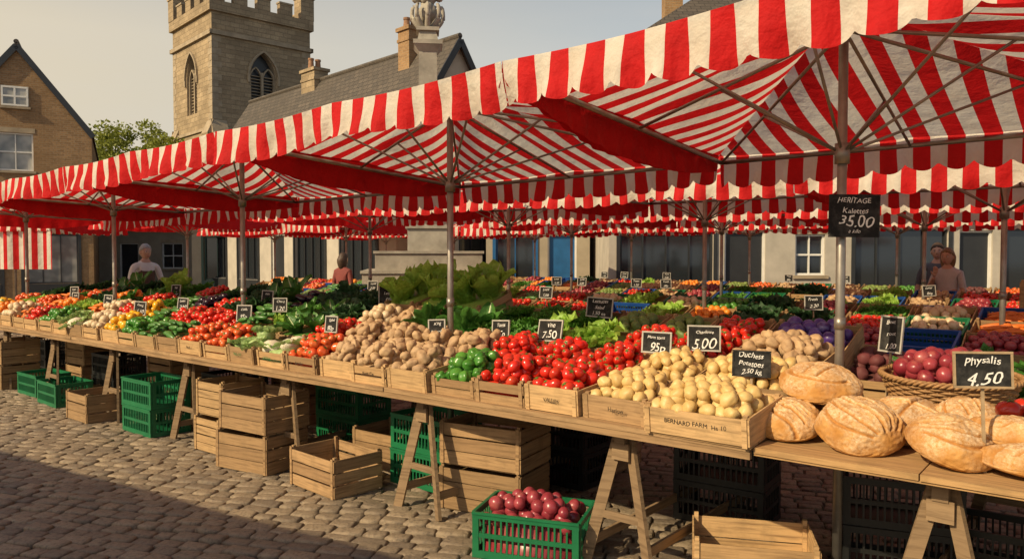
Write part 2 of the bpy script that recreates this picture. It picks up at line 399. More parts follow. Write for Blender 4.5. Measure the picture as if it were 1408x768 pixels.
def heap(kind,w,d,base,seed=0,hi=True,mound=.05,layers=2,rnd=False):
    key=(kind,round(w,2),round(d,2),base,seed,hi,mound,layers,rnd)
    if key in HEAPS: return HEAPS[key]
    fn,mn,r,mode=KIND[kind]
    tp=[fn(hi,seed*3+i) for i in range(3)]
    if mode=='up' : layers=1
    Vs=[];Fs=[];Ms=[];o=0
    sp=r*1.9; 
    for L in range(layers):
        ww=w/2-r*.9-L*r*.5; dd=d/2-r*.9-L*r*.5
        if mode=='flat': ww=w/2-.085
        row=0; y=-dd+(L%2)*r
        spx=sp if mode!='flat' else .12
        while y<=dd+1e-6:
            x=-ww+(row%2)*spx*.5+(L%2)*spx*.3
            while x<=ww+1e-6:
                if (not rnd) or (x/ww)**2+(y/dd)**2<1.02:
                    px=x+rng.normal()*r*.22; py=y+rng.normal()*r*.22
                    m=mound*(1-min(1,(2*px/w)**2))*(1-min(1,(2*py/d)**2)*.8)
                    pz=base+m+L*r*1.25+rng.normal()*r*.2+ (r*.9 if mode!='up' else -.01)
                    V,F,M=tp[rng.integers(0,3)]
                    if mode=='full': Rm=rotmats(1)[0]
                    elif mode=='tip': Rm=rotmats(1,False,.65)[0]
                    elif mode=='tipx': Rm=rotmats(1,False,.35)[0]; Rm=np.array([list(q) for q in Matrix.Rotation(1.0,3,'X')])@Rm
                    elif mode=='up': Rm=rotmats(1,False,.22)[0]
                    else:
                        a=rng.normal()*.25; b=rng.normal()*.12
                        Rm=np.array([list(q) for q in (Matrix.Rotation(a,3,'Z')@Matrix.Rotation(b,3,'Y'))])
                    k=rng.uniform(.82,1.13)
                    Vs.append((V*k)@Rm.T+np.array([px,py,pz])); Fs.append(F+o); Ms.append(M); o+=len(V)
                x+=spx
            y+=sp*.88; row+=1
    bx=np.array([[x*w*.47*(1 if z==0 else .9),y*d*.47*(1 if z==0 else .9),.012 if z==0 else base+r*.5] for z in(0,1) for x,y in((-1,-1),(1,-1),(1,1),(-1,1))])
    bf=np.array([[0,1,5],[0,5,4],[1,2,6],[1,6,5],[2,3,7],[2,7,6],[3,0,4],[3,4,7],[4,5,6],[4,6,7]])
    if not rnd: Vs.append(bx);Fs.append(bf+o);Ms.append(np.zeros(len(bf),int))
    me=trimesh(kind,np.vstack(Vs),np.vstack(Fs),np.concatenate(Ms),[mt[q] for q in mn])
    HEAPS[key]=me; return me

# ------------------------------------------------------------------ crates
CR={}
def wood_crate(w,d,h,slats=1,mat=None,var=0):
    mat=mat or M_crate
    k=(round(w,3),round(d,3),h,slats,mat.name,var)
    if k in CR: return CR[k]
    b=MB(); t=.008; j=lambda: random.uniform(-.004,.004)
    for i in range(4):
        y0=-d/2+.012+i*(d-.03)/4; b.box(-w/2+.002,w/2-.002,y0,y0+(d-.03)/4-.012,0,.007)
    sh=(h-.008)/slats
    for sgn in(-1,1):
        for i in range(slats):
            z0=.009+i*sh; z1=z0+sh-(.012 if slats>1 else 0)
            y=sgn*(d/2-t/2)+j()*.5; b.box(-w/2,w/2,y-t/2,y+t/2,z0+j(),z1+j())
            x=sgn*(w/2-t/2-.001); b.box(x-t/2,x+t/2,-d/2+t+.003,d/2-t-.003,z0+j(),z1+.004+j())
        for sx in(-1,1):
            x=sx*(w/2-t-.014); y=sgn*(d/2-t-.014); b.box(x-.011,x+.011,y-.011,y+.011,.008,h+.014)
            b.box(x-.012,x+.012,sgn*(d/2+.002)-.0035,sgn*(d/2+.002)+.0035,.006,h+.004+j())
    CR[k]=b.mesh('wooden_crate',[mat]); return CR[k]
def plastic_crate(w,d,h,mat):
    k=('p',w,d,h,mat.name)
    if k in CR: return CR[k]
    b=MB(); t=.012
    b.box(-w/2,w/2,-d/2,d/2,0,.008)
    def side(L,M):
        b.box(-L/2,L/2,0,t,h-.035,h,0,M); b.box(-L/2,L/2,-.006,t*.5,h-.012,h+.001,0,M); b.box(-L/2,L/2,0,t,.008,.04,0,M); b.box(-L/2,L/2,.001,t-.001,h*.5-.012,h*.5+.012,0,M)
        for e in(-1,1): b.box(e*(L/2-.02)-.018,e*(L/2-.02)+.018,-.001,t+.001,.04,h-.035,0,M)
        n=int(L/.032)
        for i in range(1,n):
            x=-L/2+i*L/n; b.box(x-.005,x+.005,.002,t-.002,.04,h-.035,0,M)
    side(w,Matrix.Translation((0,-d/2,0))); side(w,Matrix.Translation((0,d/2,0))@Matrix.Rotation(math.pi,4,'Z'))
    side(d-.03,Matrix.Translation((w/2,0,0))@Matrix.Rotation(math.pi/2,4,'Z')); side(d-.03,Matrix.Translation((-w/2,0,0))@Matrix.Rotation(-math.pi/2,4,'Z'))
    CR[k]=b.mesh('plastic_crate',[mat]); return CR[k]

# ------------------------------------------------------------------ main stall display
edges=[-.15,.39,.79,1.16,1.53,1.90,2.27,2.63,3.0]
while len(edges)<28: edges.append(edges[-1]+.39)
A=['new_potatoes','new_potatoes','tomatoes','tomatoes','green_peppers','potatoes','potatoes','potatoes','orange_tomatoes','cauliflowers','cabbages','orange_tomatoes','orange_tomatoes','cucumbers','cucumbers','green_peppers','yellow_peppers','white_onions','cauliflowers','cabbages','green_peppers','tomatoes','carrots','white_onions','oranges','yellow_peppers','tomatoes']
B=['new_potatoes','new_potatoes','plum_tomatoes','plum_tomatoes','tomatoes','potatoes','potatoes','potatoes','potatoes','tomatoes','chard','lettuces','cucumbers','tomatoes','tomatoes','tomatoes','cucumbers','yellow_peppers','tomatoes','white_onions','carrots','lettuces','oranges','carrots','orange_tomatoes','lettuces','orange_tomatoes']
C=['potatoes','plum_tomatoes','plum_tomatoes','lettuces','lettuces','parsley','chard','chard','potatoes','white_onions','kale','chard','parsley','cucumbers','kale','tomatoes','aubergines','cucumbers','parsley','tomatoes','chard','oranges','kale','orange_tomatoes','parsley','carrots','kale']
D=['plums','tomatoes','avocados','avocados','parsley','parsley','parsley','romaine_lettuces','romaine_lettuces','romaine_lettuces','kale','kale','kale','aubergines','chard','kale','kale','parsley','tomatoes','chard','romaine_lettuces','parsley','kale','chard','orange_tomatoes','kale','parsley']
LEAFY={'chard','parsley','lettuces','kale','romaine_lettuces','cabbages','cauliflowers'}
rows=[(A,.215,.812,R(5),.05),(B,.665,.905,R(9),.05),(C,1.12,.975,R(9),.05),(D,1.58,1.02,R(16),.035)]
for ri,(lst,tc,zb,tilt,mound) in enumerate(rows):
    for i in range(27):
        w=edges[i+1]-edges[i]-.016; sc=(edges[i]+edges[i+1])/2; hi=(i<9 and ri<3) or i<5
        h=random.choice((.125,.135,.14)) if ri==0 else (.105 if ri<3 else .14)
        kind=lst[i]
        dz=random.uniform(0,.005); rz=random.uniform(-.035,.035)
        tc2=tc+(random.uniform(-.02,.015)-(.05 if i==0 else 0) if ri==0 else 0)
        Mw=WM(sc,tc2,zb+dz,rz,tilt+random.uniform(-.02,.03))
        if kind=='romaine_lettuces' and i<12:
            place('wooden_crate',wood_crate(w,.425,.12,2,M_crate_old,i),Mw); Mw=Mw@Matrix.Translation((0,0,.135))
        if ri==0 or ri==3 or i>9 or random.random()<.6:
            place('wooden_crate',wood_crate(w,.425,h,random.choice((1,2)) if ri==0 else (1 if ri<3 else 2),random.choice((M_crate,M_crate,M_crate_old)),i),Mw)
        base=h-.045 if kind not in LEAFY else h-.055
        if ri==3 and i<4: base=h-.085
        me=heap(kind,w-.03,.39,base,seed=i if hi else i%3,hi=hi,mound=mound if not(ri==3 and i<4) else .015,layers=2)
        place(kind,me,Mw)
b=MB()
for t0,t1,z in((.45,.86,.875),(.90,1.32,.945),(1.36,1.80,.985)):
    b.box(-edges[-1],.15,t0,t1,.805,z)
    b.box(-edges[-1],.152,t0-.004,t1+.004,z+.001,z+.012)
b.obj('display_riser',[M_trestle],MK)
def table(name,s0,s1,t0,t1,z,mat,planks=4,M=MK,edge=.035):
    b=MB(); L=2.4
    s=s0
    while s<s1-.01:
        e=min(s1,s+L)
        for k in range(planks):
            y0=t0+(t1-t0)*k/planks; b.box(-e+.003,-s-.003,y0+.002+(random.uniform(-.004,.004) if k==0 else 0),y0+(t1-t0)/planks-.002,z-.025,z+random.uniform(-.002,.001))
        s=e
    b.box(-s1,-s0,t0+.008,t0+.03,z-.025-edge,z-.027)
    return b.obj(name,[mat],M)
table('trestle_table_top',-.13,10.8,-.05,1.84,.805,M_table)
table('bread_table_top',-3.2,-.14,-.03,1.0,.80,M_board,3,edge=.012)
table('trestle_table_top',-3.2,-.14,1.01,1.84,.80,M_table,3,edge=.012)
def trestle_mesh(depth=1.6,H=.75,sp=.2):
    b=MB()
    b.beam((0,0,H-.04),(0,depth,H-.04),.06,.08)
    for y in(.05,depth-.05):
        for e in(-1,1): b.beam((e*.025,y+e*.004,H-.03),(e*sp,y-.01+(-.06 if y<.5 else .06),0),.022,.062)
        q=.62; b.beam((-sp*q,y-.035 if y<.5 else y+.035,H*(1-q)),(sp*q,y-.035 if y<.5 else y+.035,H*(1-q)),.018,.04)
        b.beam((-.05,y-.035,H-.12),(.05,y-.035,H-.12),.016,.09)
    for e in(-1,1): b.beam((e*sp*.8,.0,H*.18),(e*sp*.8,depth,H*.18),.018,.05)
    return b.mesh('trestle',[M_trestle])
TR=trestle_mesh()
for k in range(-2,8):
    place('trestle',TR,WM(.62+1.47*k,.10,0,random.uniform(-.07,.07)))

# lettering
def text(parent,txt,size,M,mat,name='lettering',wob=0.0,shear=0):
    c=bpy.data.curves.new(name,'FONT'); c.body=txt; c.size=size; c.align_x='CENTER'; c.align_y='CENTER'; c.extrude=.0006; c.space_line=.85; c.shear=shear
    o=bpy.data.objects.new(name,c); COL.objects.link(o)
    if wob:
        dg=bpy.context.evaluated_depsgraph_get(); me=bpy.data.meshes.new_from_object(o.evaluated_get(dg)); bpy.data.objects.remove(o)
        sd=random.uniform(0,50)
        for v in me.vertices:
            p=v.co*(1.1/size)+Vector((sd,0,0)); d_=noise.noise_vector(p); p2=noise.noise_vector(v.co*(6/size)+Vector((sd,3,0)))
            v.co.x+=d_.x*wob*size+p2.x*.035*size; v.co.y+=d_.y*wob*size+p2.y*.035*size+.08*size*math.sin(v.co.x/size*1.3+sd)
        me.materials.clear(); me.materials.append(mat); o=bpy.data.objects.new(name,me); COL.objects.link(o)
    else: c.materials.append(mat)
    if parent: o.parent=parent
    o.matrix_world=M; return o
for s,txt,mi in((.12,'BERNARD FARM  Ha 10',M_ink),(.57,'Harlow',M_ink),(.97,'VALLEY',M_ink),(3.2,'Brooke',M_ink),(3.6,'GREENS',M_inkg),(2.45,'Farm Co',M_ink),(4.0,'VEG CO',M_inkg),(4.75,'No 4',M_ink)):
    text(None,txt,.030,WM(s,.0 if s>.3 else -.052,.872)@Matrix.Translation((0,-.022,0))@Matrix.Rotation(R(90+4),4,'X'),mi,'crate_print',.06)

# ------------------------------------------------------------------ chalk signs
def sign(P,w,h,lines,yaw=-.35,tilt=-.12,stick=True,frame=None,zt=.85):
    M=Matrix.Translation(P)@Matrix.Rotation(yaw,4,'Z')@Matrix.Rotation(tilt,4,'X')@Matrix.Rotation(random.uniform(-.05,.05),4,'Y')
    e=empty('chalkboard_sign',M)
    b=MB(); b.box(-w/2,w/2,0,.006,-h/2,h/2); b.obj('slate',[M_slate],Matrix(),e)
    f=.009; b=MB()
    for z in(-h/2,h/2): b.box(-w/2-f/2,w/2+f/2,-.004,.009,z-f/2,z+f/2)
    for x in(-w/2,w/2): b.box(x-f/2,x+f/2,-.003,.008,-h/2+f/2+.001,h/2-f/2-.001)
    b.obj('frame',[frame or M_signgrey],Matrix(),e)
    if stick:
        b=MB(); L=P.z-zt; b.box(-.006,.006,.010,.018,-L,h*.3); b.obj('stake',[M_signframe],Matrix(),e)
    n=len(lines)
    for i,(t,sz) in enumerate(lines):
        z=h*(.5-(i+.5)/n)
        text(e,t,sz,M@Matrix.Translation((random.uniform(-.006,.006),-.002,z))@Matrix.Rotation(R(90),4,'X')@Matrix.Rotation(random.uniform(-.06,.08),4,'Z'),M_chalk,'lettering',.16,.25)
    return e
P3=lambda s,t,z: W(s,t,z)
sign(P3(.06,.45,1.10),.18,.125,[('Duchess',.036),('Potatoes',.034),('2.50 kg',.034)],-.45,frame=M_slate)
sign(P3(.479,.8,1.17),.18,.14,[('Charlotte',.026),('5.00',.078)],-.3)
sign(P3(.676,.6,1.15),.165,.115,[('Plum toms',.024),('95p',.06)],-.45)
sign(P3(1.63,1.5,1.26),.2,.14,[('Lettuces',.036),('Salad',.036),('1.50 ea',.036)],-.5)
sign(P3(1.61,.85,1.14),.2,.14,[('Vine',.04),('7.50',.075)],-.75,-.25)
sign(P3(1.96,.75,1.13),.15,.13,[('Toms',.034),('75p',.06)],-.7)
sign(P3(2.43,.6,1.13),.12,.11,[('King',.03),('Edward',.025)],-.2)
sign(P3(3.82,1.4,1.30),.19,.19,[('Cos',.04),('Lettuce',.035),('90p',.05)],-.1)
for (s,t,z,w),(a1,a2) in zip(((3.5,.5,1.10,.13),(4.78,.9,1.18,.13),(4.82,.55,1.12,.15),(5.44,1.2,1.22,.13),(6.2,.7,1.14,.13),(6.5,.4,1.10,.14),(7.7,.6,1.12,.14),(7.5,1.3,1.22,.14),(8.6,.6,1.12,.14),(9.4,.9,1.16,.14)),
    (('Salad','80p'),('Chard','1.20'),('Cabb.','95p'),('Kale','60p'),('Leeks','2.00'),('Courg.','1.10'),('Mixed','90p'),('Dill','70p'),('Onion','55p'),('Clem.','5/1.'))):
    sign(P3(s,t,z),w,w*.95,[(a1,.03),(a2,.05)],random.uniform(-.7,-.1))
sign(P3(-.98,.17,1.20),.205,.135,[('Physalis',.042),('4.50',.072)],-.2,-.08,frame=M_signframe,zt=.8)
sign(P3(-.42,1.20,1.22),.13,.19,[('Beet',.03),('root',.03),('1.00',.04)],-1.1,-.1)
sign(Vector((1.675,3.745,1.84)),.23,.2,[('HERITAGE',.034),('Kalettes',.036),('35.00',.072),('a kilo',.026)],-.1,0,stick=False,frame=M_slate)

# ------------------------------------------------------------------ bread
m,nt,out=newmat('bread_crust')
co=objco(nt); at=N(nt,'ShaderNodeAttribute'); at.attribute_name='cut'; a2=N(nt,'ShaderNodeAttribute'); a2.attribute_name='flour'
c=mixc(nt,ramp(nt,noisen(nt,co,9),.35,.7),(.52,.265,.075),(.34,.145,.035))
fl=noisen(nt,co,60,9,.85)
fm=N(nt,'ShaderNodeMath',operation='MULTIPLY'); nt.links.new(ramp(nt,fl,.40,.66),fm.inputs[0]); nt.links.new(a2.outputs['Fac'],fm.inputs[1])
c=mixc(nt,fm.outputs[0],c,(.74,.61,.41))
cc_=ramp(nt,at.outputs['Fac'],.25,.8)
c=mixc(nt,cc_,c,mixc(nt,noisen(nt,co,60),(.34,.13,.03),(.52,.27,.08)))
princ(nt,out,c,.85,bump(nt,noisen(nt,co,70,6),.7,.006),spec=.15); M_bread=m
def loaf(name,P,rx,ry,h,yaw,pattern,tilt=(.25,0)):
    n1,n2=168,90; V=[];cut=[];flo=[]
    for j in range(n2+1):
        ph=math.pi*j/n2-math.pi/2
        for i in range(n1):
            th=2*math.pi*i/n1; x=math.cos(ph)*math.cos(th); y=math.cos(ph)*math.sin(th); z=math.sin(ph)
            g=0; rim=0; wv=.05*math.sin(th*3+P.x*9)
            def cutline(dd,w=.05):
                return math.exp(-(dd/w)**2), math.exp(-((abs(dd)-w*2.0)/(w*.8))**2)
            L=[]
            if z>-.05:
                if pattern=='leaf':
                    for cc in(-.72,-.40,.40,.72):
                        if abs(y)<.80: L.append(cutline(x-cc*(1-(y/1.05)**2)*1.1+wv*.3,.032))
                    if abs(y)<.82: L.append(cutline(x+.05*math.sin(y*4),.04))
                elif pattern=='ring':
                    rr=math.hypot(x,y*1.15); a=math.atan2(y,x)%6.283
                    if .4<a<5.9: L.append(cutline(rr-.74+wv*.4,.035))
                    if abs(y)<.5: L.append(cutline(x-.12-y*.4,.04))
                    if abs(y)<.35: L.append(cutline(x+.28-y*.3,.03))
                elif pattern=='slash':
                    for cc in(-.6,-.2,.2,.6):
                        if abs(y)<.7: L.append(cutline(x-cc-y*.5+wv,.045))
                elif pattern=='cross':
                    if abs(y)<.8: L.append(cutline(x-.15*y,.045))
                    if abs(x)<.8: L.append(cutline(y+.2*x,.045))
            for a_,b_ in L: g=max(g,a_); rim=max(rim,b_)
            k=1+.07*noise.noise(Vector((x*1.7+P.x*9,y*1.7,z*1.7)))+.025*noise.noise(Vector((x*9,y*9+P.y,z*9)))-.075*g+.018*rim*(1-g)
            zz=z*(1 if z>0 else .45); zz=math.copysign(abs(zz)**.9,zz)
            V.append((x*rx*k,y*ry*k,(zz+.49)/1.49*h*k)); cut.append(min(1,g)); flo.append(max(0,min(1,.25+z*.6+.3*rim+.8*noise.noise(Vector((x*2.3,y*2.3+P.x,z))))))
    F=[(j*n1+i,j*n1+(i+1)%n1,(j+1)*n1+(i+1)%n1,(j+1)*n1+i) for j in range(n2) for i in range(n1)]
    b=MB(); b.add(V,F); M=Matrix.Translation(P+Vector((0,0,ry*math.sin(tilt[0])*.42)))@Matrix.Rotation(tilt[0],4,'X')@Matrix.Rotation(tilt[1],4,'Y')@Matrix.Rotation(yaw,4,'Z')
    o=b.obj(name,[M_bread],M,smooth=True)
    a=o.data.attributes.new('cut','FLOAT','POINT'); a.data.foreach_set('value',cut)
    a=o.data.attributes.new('flour','FLOAT','POINT'); a.data.foreach_set('value',flo); return o
loaf('bread_loaf',Vector((1.30,3.56,.803)),.165,.15,.15,.9,'slash',(.22,-.1))
loaf('bread_loaf',Vector((1.53,3.35,.800)),.18,.18,.185,.35,'leaf',(.36,-.08))
loaf('bread_loaf',Vector((1.79,3.11,.800)),.175,.17,.17,1.3,'leaf',(.30,.08))
loaf('bread_loaf',Vector((1.58,3.74,.803)),.17,.16,.15,.3,'slash')
loaf('bread_loaf',Vector((1.50,3.70,.945)),.19,.175,.15,-.5,'ring',(.25,-.05))
loaf('bread_loaf',Vector((1.82,3.50,.803)),.20,.17,.165,.9,'cross')
loaf('bread_loaf',Vector((2.05,3.42,.803)),.175,.16,.175,.2,'ring',(.3,0))
loaf('bread_loaf',Vector((2.06,2.98,.85)),.25,.10,.14,-.75,'slash',(.15,.1))
loaf('bread_loaf',Vector((2.02,2.83,.803)),.24,.10,.13,-.6,'slash',(.1,0))
for p in((2.09,3.19,.995),(2.19,3.14,.995),(2.20,3.25,.995)):
    place('apple',HEAPS.setdefault('apple',trimesh('apple',*tpl_tomato(.052,True,1,.03),[mt['tomato'],mt['calyx']])),Matrix.Translation(p))
place('wooden_crate',wood_crate(.30,.22,.14,2,M_crate_old),Matrix.Translation((2.19,3.20,.803))@Matrix.Rotation(-.3,4,'Z'))
b=MB(); b.box(-.13,.13,-.09,.09,.10,.146); b.obj('crate_lid',[M_board],Matrix.Translation((2.19,3.20,.803))@Matrix.Rotation(-.3,4,'Z'))
b=MB(); rx,ry,H=.31,.245,.16
n=144
for k in range(13):
    q=k/12; sc=.80+.20*q; z=.008+q*H; pts=[]
    for i in range(n):
        a=2*math.pi*i/n; off=.006*math.cos(18*a+math.pi*(k%2))
        pts.append(((rx*sc+off)*math.cos(a),(ry*sc+off)*math.sin(a),z))
    b.path(pts,.0075,6,0,True)
for i in range(36):
    a=2*math.pi*(i+.0)/36; b.tube((rx*.79*math.cos(a),ry*.79*math.sin(a),0),(rx*1.0*math.cos(a),ry*1.0*math.sin(a),H+.01),.005,5)
for ph in(0,2.1,4.2):
    b.path([((rx*1.02+.010*math.cos(22*2*math.pi*i/n+ph))*math.cos(2*math.pi*i/n),(ry*1.02+.010*math.cos(22*2*math.pi*i/n+ph))*math.sin(2*math.pi*i/n),H+.018+.010*math.sin(22*2*math.pi*i/n+ph)) for i in range(n)],.008,6,0,True)
b.box(-.2,.2,-.15,.15,.002,.01)
BK=Matrix.Translation((2.22,3.86,.863))@Matrix.Rotation(-.3,4,'Z')@Matrix.Rotation(.08,4,'X')
b.obj('wicker_basket',[M_wicker],BK,smooth=True)
b=MB(); b.box(-.25,.25,-.18,.18,0,.045); b.obj('basket_stand',[M_crate_old],Matrix.Translation((2.22,3.86,.802))@Matrix.Rotation(-.3,4,'Z'))
place('red_onions',heap('red_onions',.58,.46,.04,5,True,.08,3,True),BK@Matrix.Translation((0,0,.02)))
for s,t,k,bs in((-.72,1.6,'chard',.07),(-1.15,1.5,'chard',.07),(-.30,1.62,'beetroots',.08),(-1.6,1.5,'kale',.07)):
    place('wooden_crate',wood_crate(.42,.4,.13,2),WM(s,t,.83,0,.12)); place(k,heap(k,.38,.37,bs,11,True,.04,2),WM(s,t,.84,0,.12))

# ------------------------------------------------------------------ under-table crates
def stack(x,y,yaw,w,d,h,n,slats=3,mat=M_crate_old,z0=0):
    for i in range(n):
        place('wooden_crate',wood_crate(w,d,h,slats,mat,i%2),Matrix.Translation((x+random.uniform(-.015,.015),y+random.uniform(-.015,.015),z0+i*(h+.014)))@Matrix.Rotation(yaw+random.uniform(-.05,.05),4,'Z'))
stack(-1.95,5.95,ANG+.12,.56,.42,.29,2,3)
stack(-2.42,6.50,ANG+.05,.40,.40,.29,2,4,M_crate)
stack(-1.26,5.42,ANG-.05,.56,.40,.27,1,3)
stack(-.12,4.98,ANG+.15,.60,.42,.28,2,3)
stack(1.22,3.88,ANG+.45,.60,.42,.24,1,2,M_crate)
stack(-6.3,9.6,ANG,.56,.42,.29,2,3)
stack(-3.6,8.2,ANG,.5,.42,.29,2,3); stack(-.9,6.0,ANG,.56,.42,.29,1,3)
def pstack(x,y,yaw,mat,n,h=.24,w=.56,d=.38):
    for i in range(n): place(mat.name.split('_')[0]+'_plastic_crate',plastic_crate(w,d,h,mat),Matrix.Translation((x,y,i*(h+.003)))@Matrix.Rotation(yaw+random.uniform(-.03,.03),4,'Z'))
GM=Matrix.Translation((.13,4.22,.0))@Matrix.Rotation(ANG+.35,4,'Z')
place('green_plastic_crate',plastic_crate(.60,.40,.25,M_green_pl),GM)
place('red_onions',heap('red_onions',.55,.35,.15,3,True,.05,2),GM@Matrix.Translation((0,0,.01)))
pstack(2.05,4.0,ANG+.3,M_black_pl,2,.25); pstack(1.35,4.75,ANG+.1,M_black_pl,2,.25); pstack(2.6,3.9,ANG,M_black_pl,1,.25)
pstack(-3.35,7.15,ANG,M_green_pl,2,.25); pstack(-.55,5.5,ANG,M_green_pl,2,.25); pstack(-5.0,8.5,ANG,M_green_pl,1,.25);pstack(-5.6,9.1,ANG,M_green_pl,1,.25)
pstack(-2.7,7.4,ANG,M_black_pl,2,.25); pstack(.4,5.6,ANG,M_black_pl,2,.25); pstack(-1.4,6.7,ANG,M_green_pl,2,.25); pstack(-7.2,9.8,ANG,M_blue_pl,2,.25)
stack(-4.2,7.7,ANG,.5,.4,.28,1,3); stack(.7,6.0,ANG,.5,.4,.28,2,3); stack(-2.1,7.6,ANG,.5,.4,.28,2,3)
stack(-5.3,9.6,ANG,.5,.4,.28,2,3); pstack(-4.6,8.9,ANG,M_black_pl,2,.25); pstack(-6.4,10.6,ANG,M_black_pl,2,.25)

# ------------------------------------------------------------------ canopies
def canopy(s,t,wS,tf,tb,zf,zb,apex,M0=MK,va=.2,side_red=True,curtain=False,hub=2.15,seed=0):
    rs=random.Random(seed)
    if not isinstance(zf,tuple): zf=(zf,zf)
    if not isinstance(zb,tuple): zb=(zb,zb)
    M=M0@Matrix.Translation((-s,t,0)); e=empty('market_canopy',M)
    hw=wS/2
    c=[(-hw,tf,zf[0]),(hw,tf,zf[1]),(hw,tb,zb[1]),(-hw,tb,zb[0])]; ap=Vector((0,0,apex))
    b=MB(); UV=[]
    for k in range(4):
        a=Vector(c[k]);d=Vector(c[(k+1)%4]); ed=(d-a).normalized(); n,m=28,10
        V=[]
        for j in range(m+1):
            q=j/m
            for i in range(n+1):
                p=i/n; P=a.lerp(d,p).lerp(ap,q)
                sag=.05*math.sin(math.pi*q)*abs(math.sin(2*math.pi*p))+.022*abs(math.sin(2*math.pi*p))*(1-q)
                P.z-=sag; V.append(P); UV.append((P.dot(ed)+hw,q))
        b.add(V,[(j*(n+1)+i,j*(n+1)+i+1,(j+1)*(n+1)+i+1,(j+1)*(n+1)+i) for j in range(m) for i in range(n)],0)
    b.obj('roof_cloth',[M_stripe],Matrix(),e,True,UV)
    b=MB(); UV=[]
    for k in range(4):
        a=Vector(c[k]);d=Vector(c[(k+1)%4]); L=(d-a).length; ed=(d-a).normalized(); out=Vector((ed.y,-ed.x,0))
        n=int(L/.016); m=7; V=[]; side=k in(1,3); red=side and side_red; ph=rs.uniform(0,6)
        for j in range(m+1):
            q=j/m
            for i in range(n+1):
                p=i/n; P=a.lerp(d,p); u=P.dot(ed)+hw
                P.z-=.022*abs(math.sin(2*math.pi*p))
                hh=va-.012+.048*abs(math.sin(math.pi*(u+.05)/.2))**.75 + .014*math.sin(u*2.3+ph)
                if red: hh=va*.62+.13*math.sin(math.pi*p)
                P.z-=hh*q-.012
                P+=out*(.014+ .026*q*math.sin(u*2*math.pi/.2+ph*.3+.8*math.sin(u*3+ph))*(1 if not red else .4)+.035*q*math.sin(u*4.1+ph)+.008*math.sin(q*5+u*9+ph)*q)
                V.append(P); UV.append((u,q))
        b.add(V,[((j+1)*(n+1)+i,(j+1)*(n+1)+i+1,j*(n+1)+i+1,j*(n+1)+i) for j in range(m) for i in range(n)],1 if red else 0)
    b.obj('valance',[M_stripe,M_red],Matrix(),e,True,UV)
    if curtain:
        b=MB();UV=[];V=[];n=120
        for j in range(5):
            for i in range(n+1):
                x=-hw+wS*i/n; V.append((x,tf+.05+.03*math.sin(x*14),zf[0]-.15-j*.2)); UV.append((x+hw+.02,0))
        b.add(V,[((j+1)*(n+1)+i,(j+1)*(n+1)+i+1,j*(n+1)+i+1,j*(n+1)+i) for j in range(4) for i in range(n)]); b.obj('side_curtain',[M_stripe],Matrix(),e,True,UV)
    b=MB()
    b.tube((0,0,0),(0,0,apex-.03),.023,14); b.tube((0,0,hub-.05),(0,0,hub+.05),.036,14); b.tube((0,0,apex-.14),(0,0,apex-.06),.042,14)
    b.tube((0,0,1.28),(0,0,1.34),.028,14)
    b.box(-.16,.16,-.16,.16,0,.012)
    C2=[Vector((x*.965,y*.965,z-.06)) for x,y,z in c]
    pts=C2+[(C2[i]+C2[(i+1)%4])/2 for i in range(4)]
    for E in pts:
        A0=Vector((0,0,apex-.12)); b.tube(A0,E,.010,6)
        b.tube((0,0,hub),A0.lerp(E,.55),.008,6)
    for k in range(4): b.beam(C2[k],C2[(k+1)%4],.016,.028)
    b.obj('frame',[M_metal],Matrix(),e,True)
    return e
SP=2.67
zfk=lambda j: [2.70,2.60,2.52,2.46,2.41,2.36][j]
zbk=lambda j: 2.43-.032*j
for k in range(0,5):
    canopy(-.3+SP*k,.68,SP-.008,-1.02,1.55,(zfk(k+1),zfk(k)),(zbk(k+1),zbk(k)),2.88-.06*k,seed=k)
for k in(-1,0,1,2,3,5):
    canopy(-.6+SP*k,4.25,SP-.01,-1.2,1.2,2.36,2.36,2.75,seed=20+k,hub=2.0)
for s in(-7.5,-4.8,-2.1,.6,3.3,6.0,12.0,14.7):
    canopy(s,7.5,SP-.01,-1.2,1.2,2.33,2.33,2.72,seed=int(s*3),hub=2.0)
for s in(-9,-6.3,-3.6,-.9,1.8,4.5,7.2,9.9,12.6,15.3):
    canopy(s,11.6,SP-.01,-1.2,1.2,2.33,2.33,2.72,seed=int(s*5),hub=2.0)
F0=Matrix.Translation((-10.4,16.0,0))@Matrix.Rotation(-.1,4,'Z')
canopy(0,0,3.4,-1.2,1.2,2.32,2.32,2.75,M0=F0,curtain=True,seed=77)
F1=Matrix.Translation((-13.6,18.0,0)); canopy(0,0,3.4,-1.2,1.2,2.35,2.35,2.8,M0=F1,seed=78)
# unseen stall canopies added behind-left of the viewer to shadow the near paving
d=Vector((2.2,-1.35,0)).normalized(); aa=math.atan2(d.y,d.x)
F2=Matrix.Translation((-3.95,2.10,0))@Matrix.Rotation(aa,4,'Z')
for q in(0,3.6): canopy(q,-1.3,3.6,-1.3,1.3,2.5,2.5,2.9,M0=F2,seed=80)

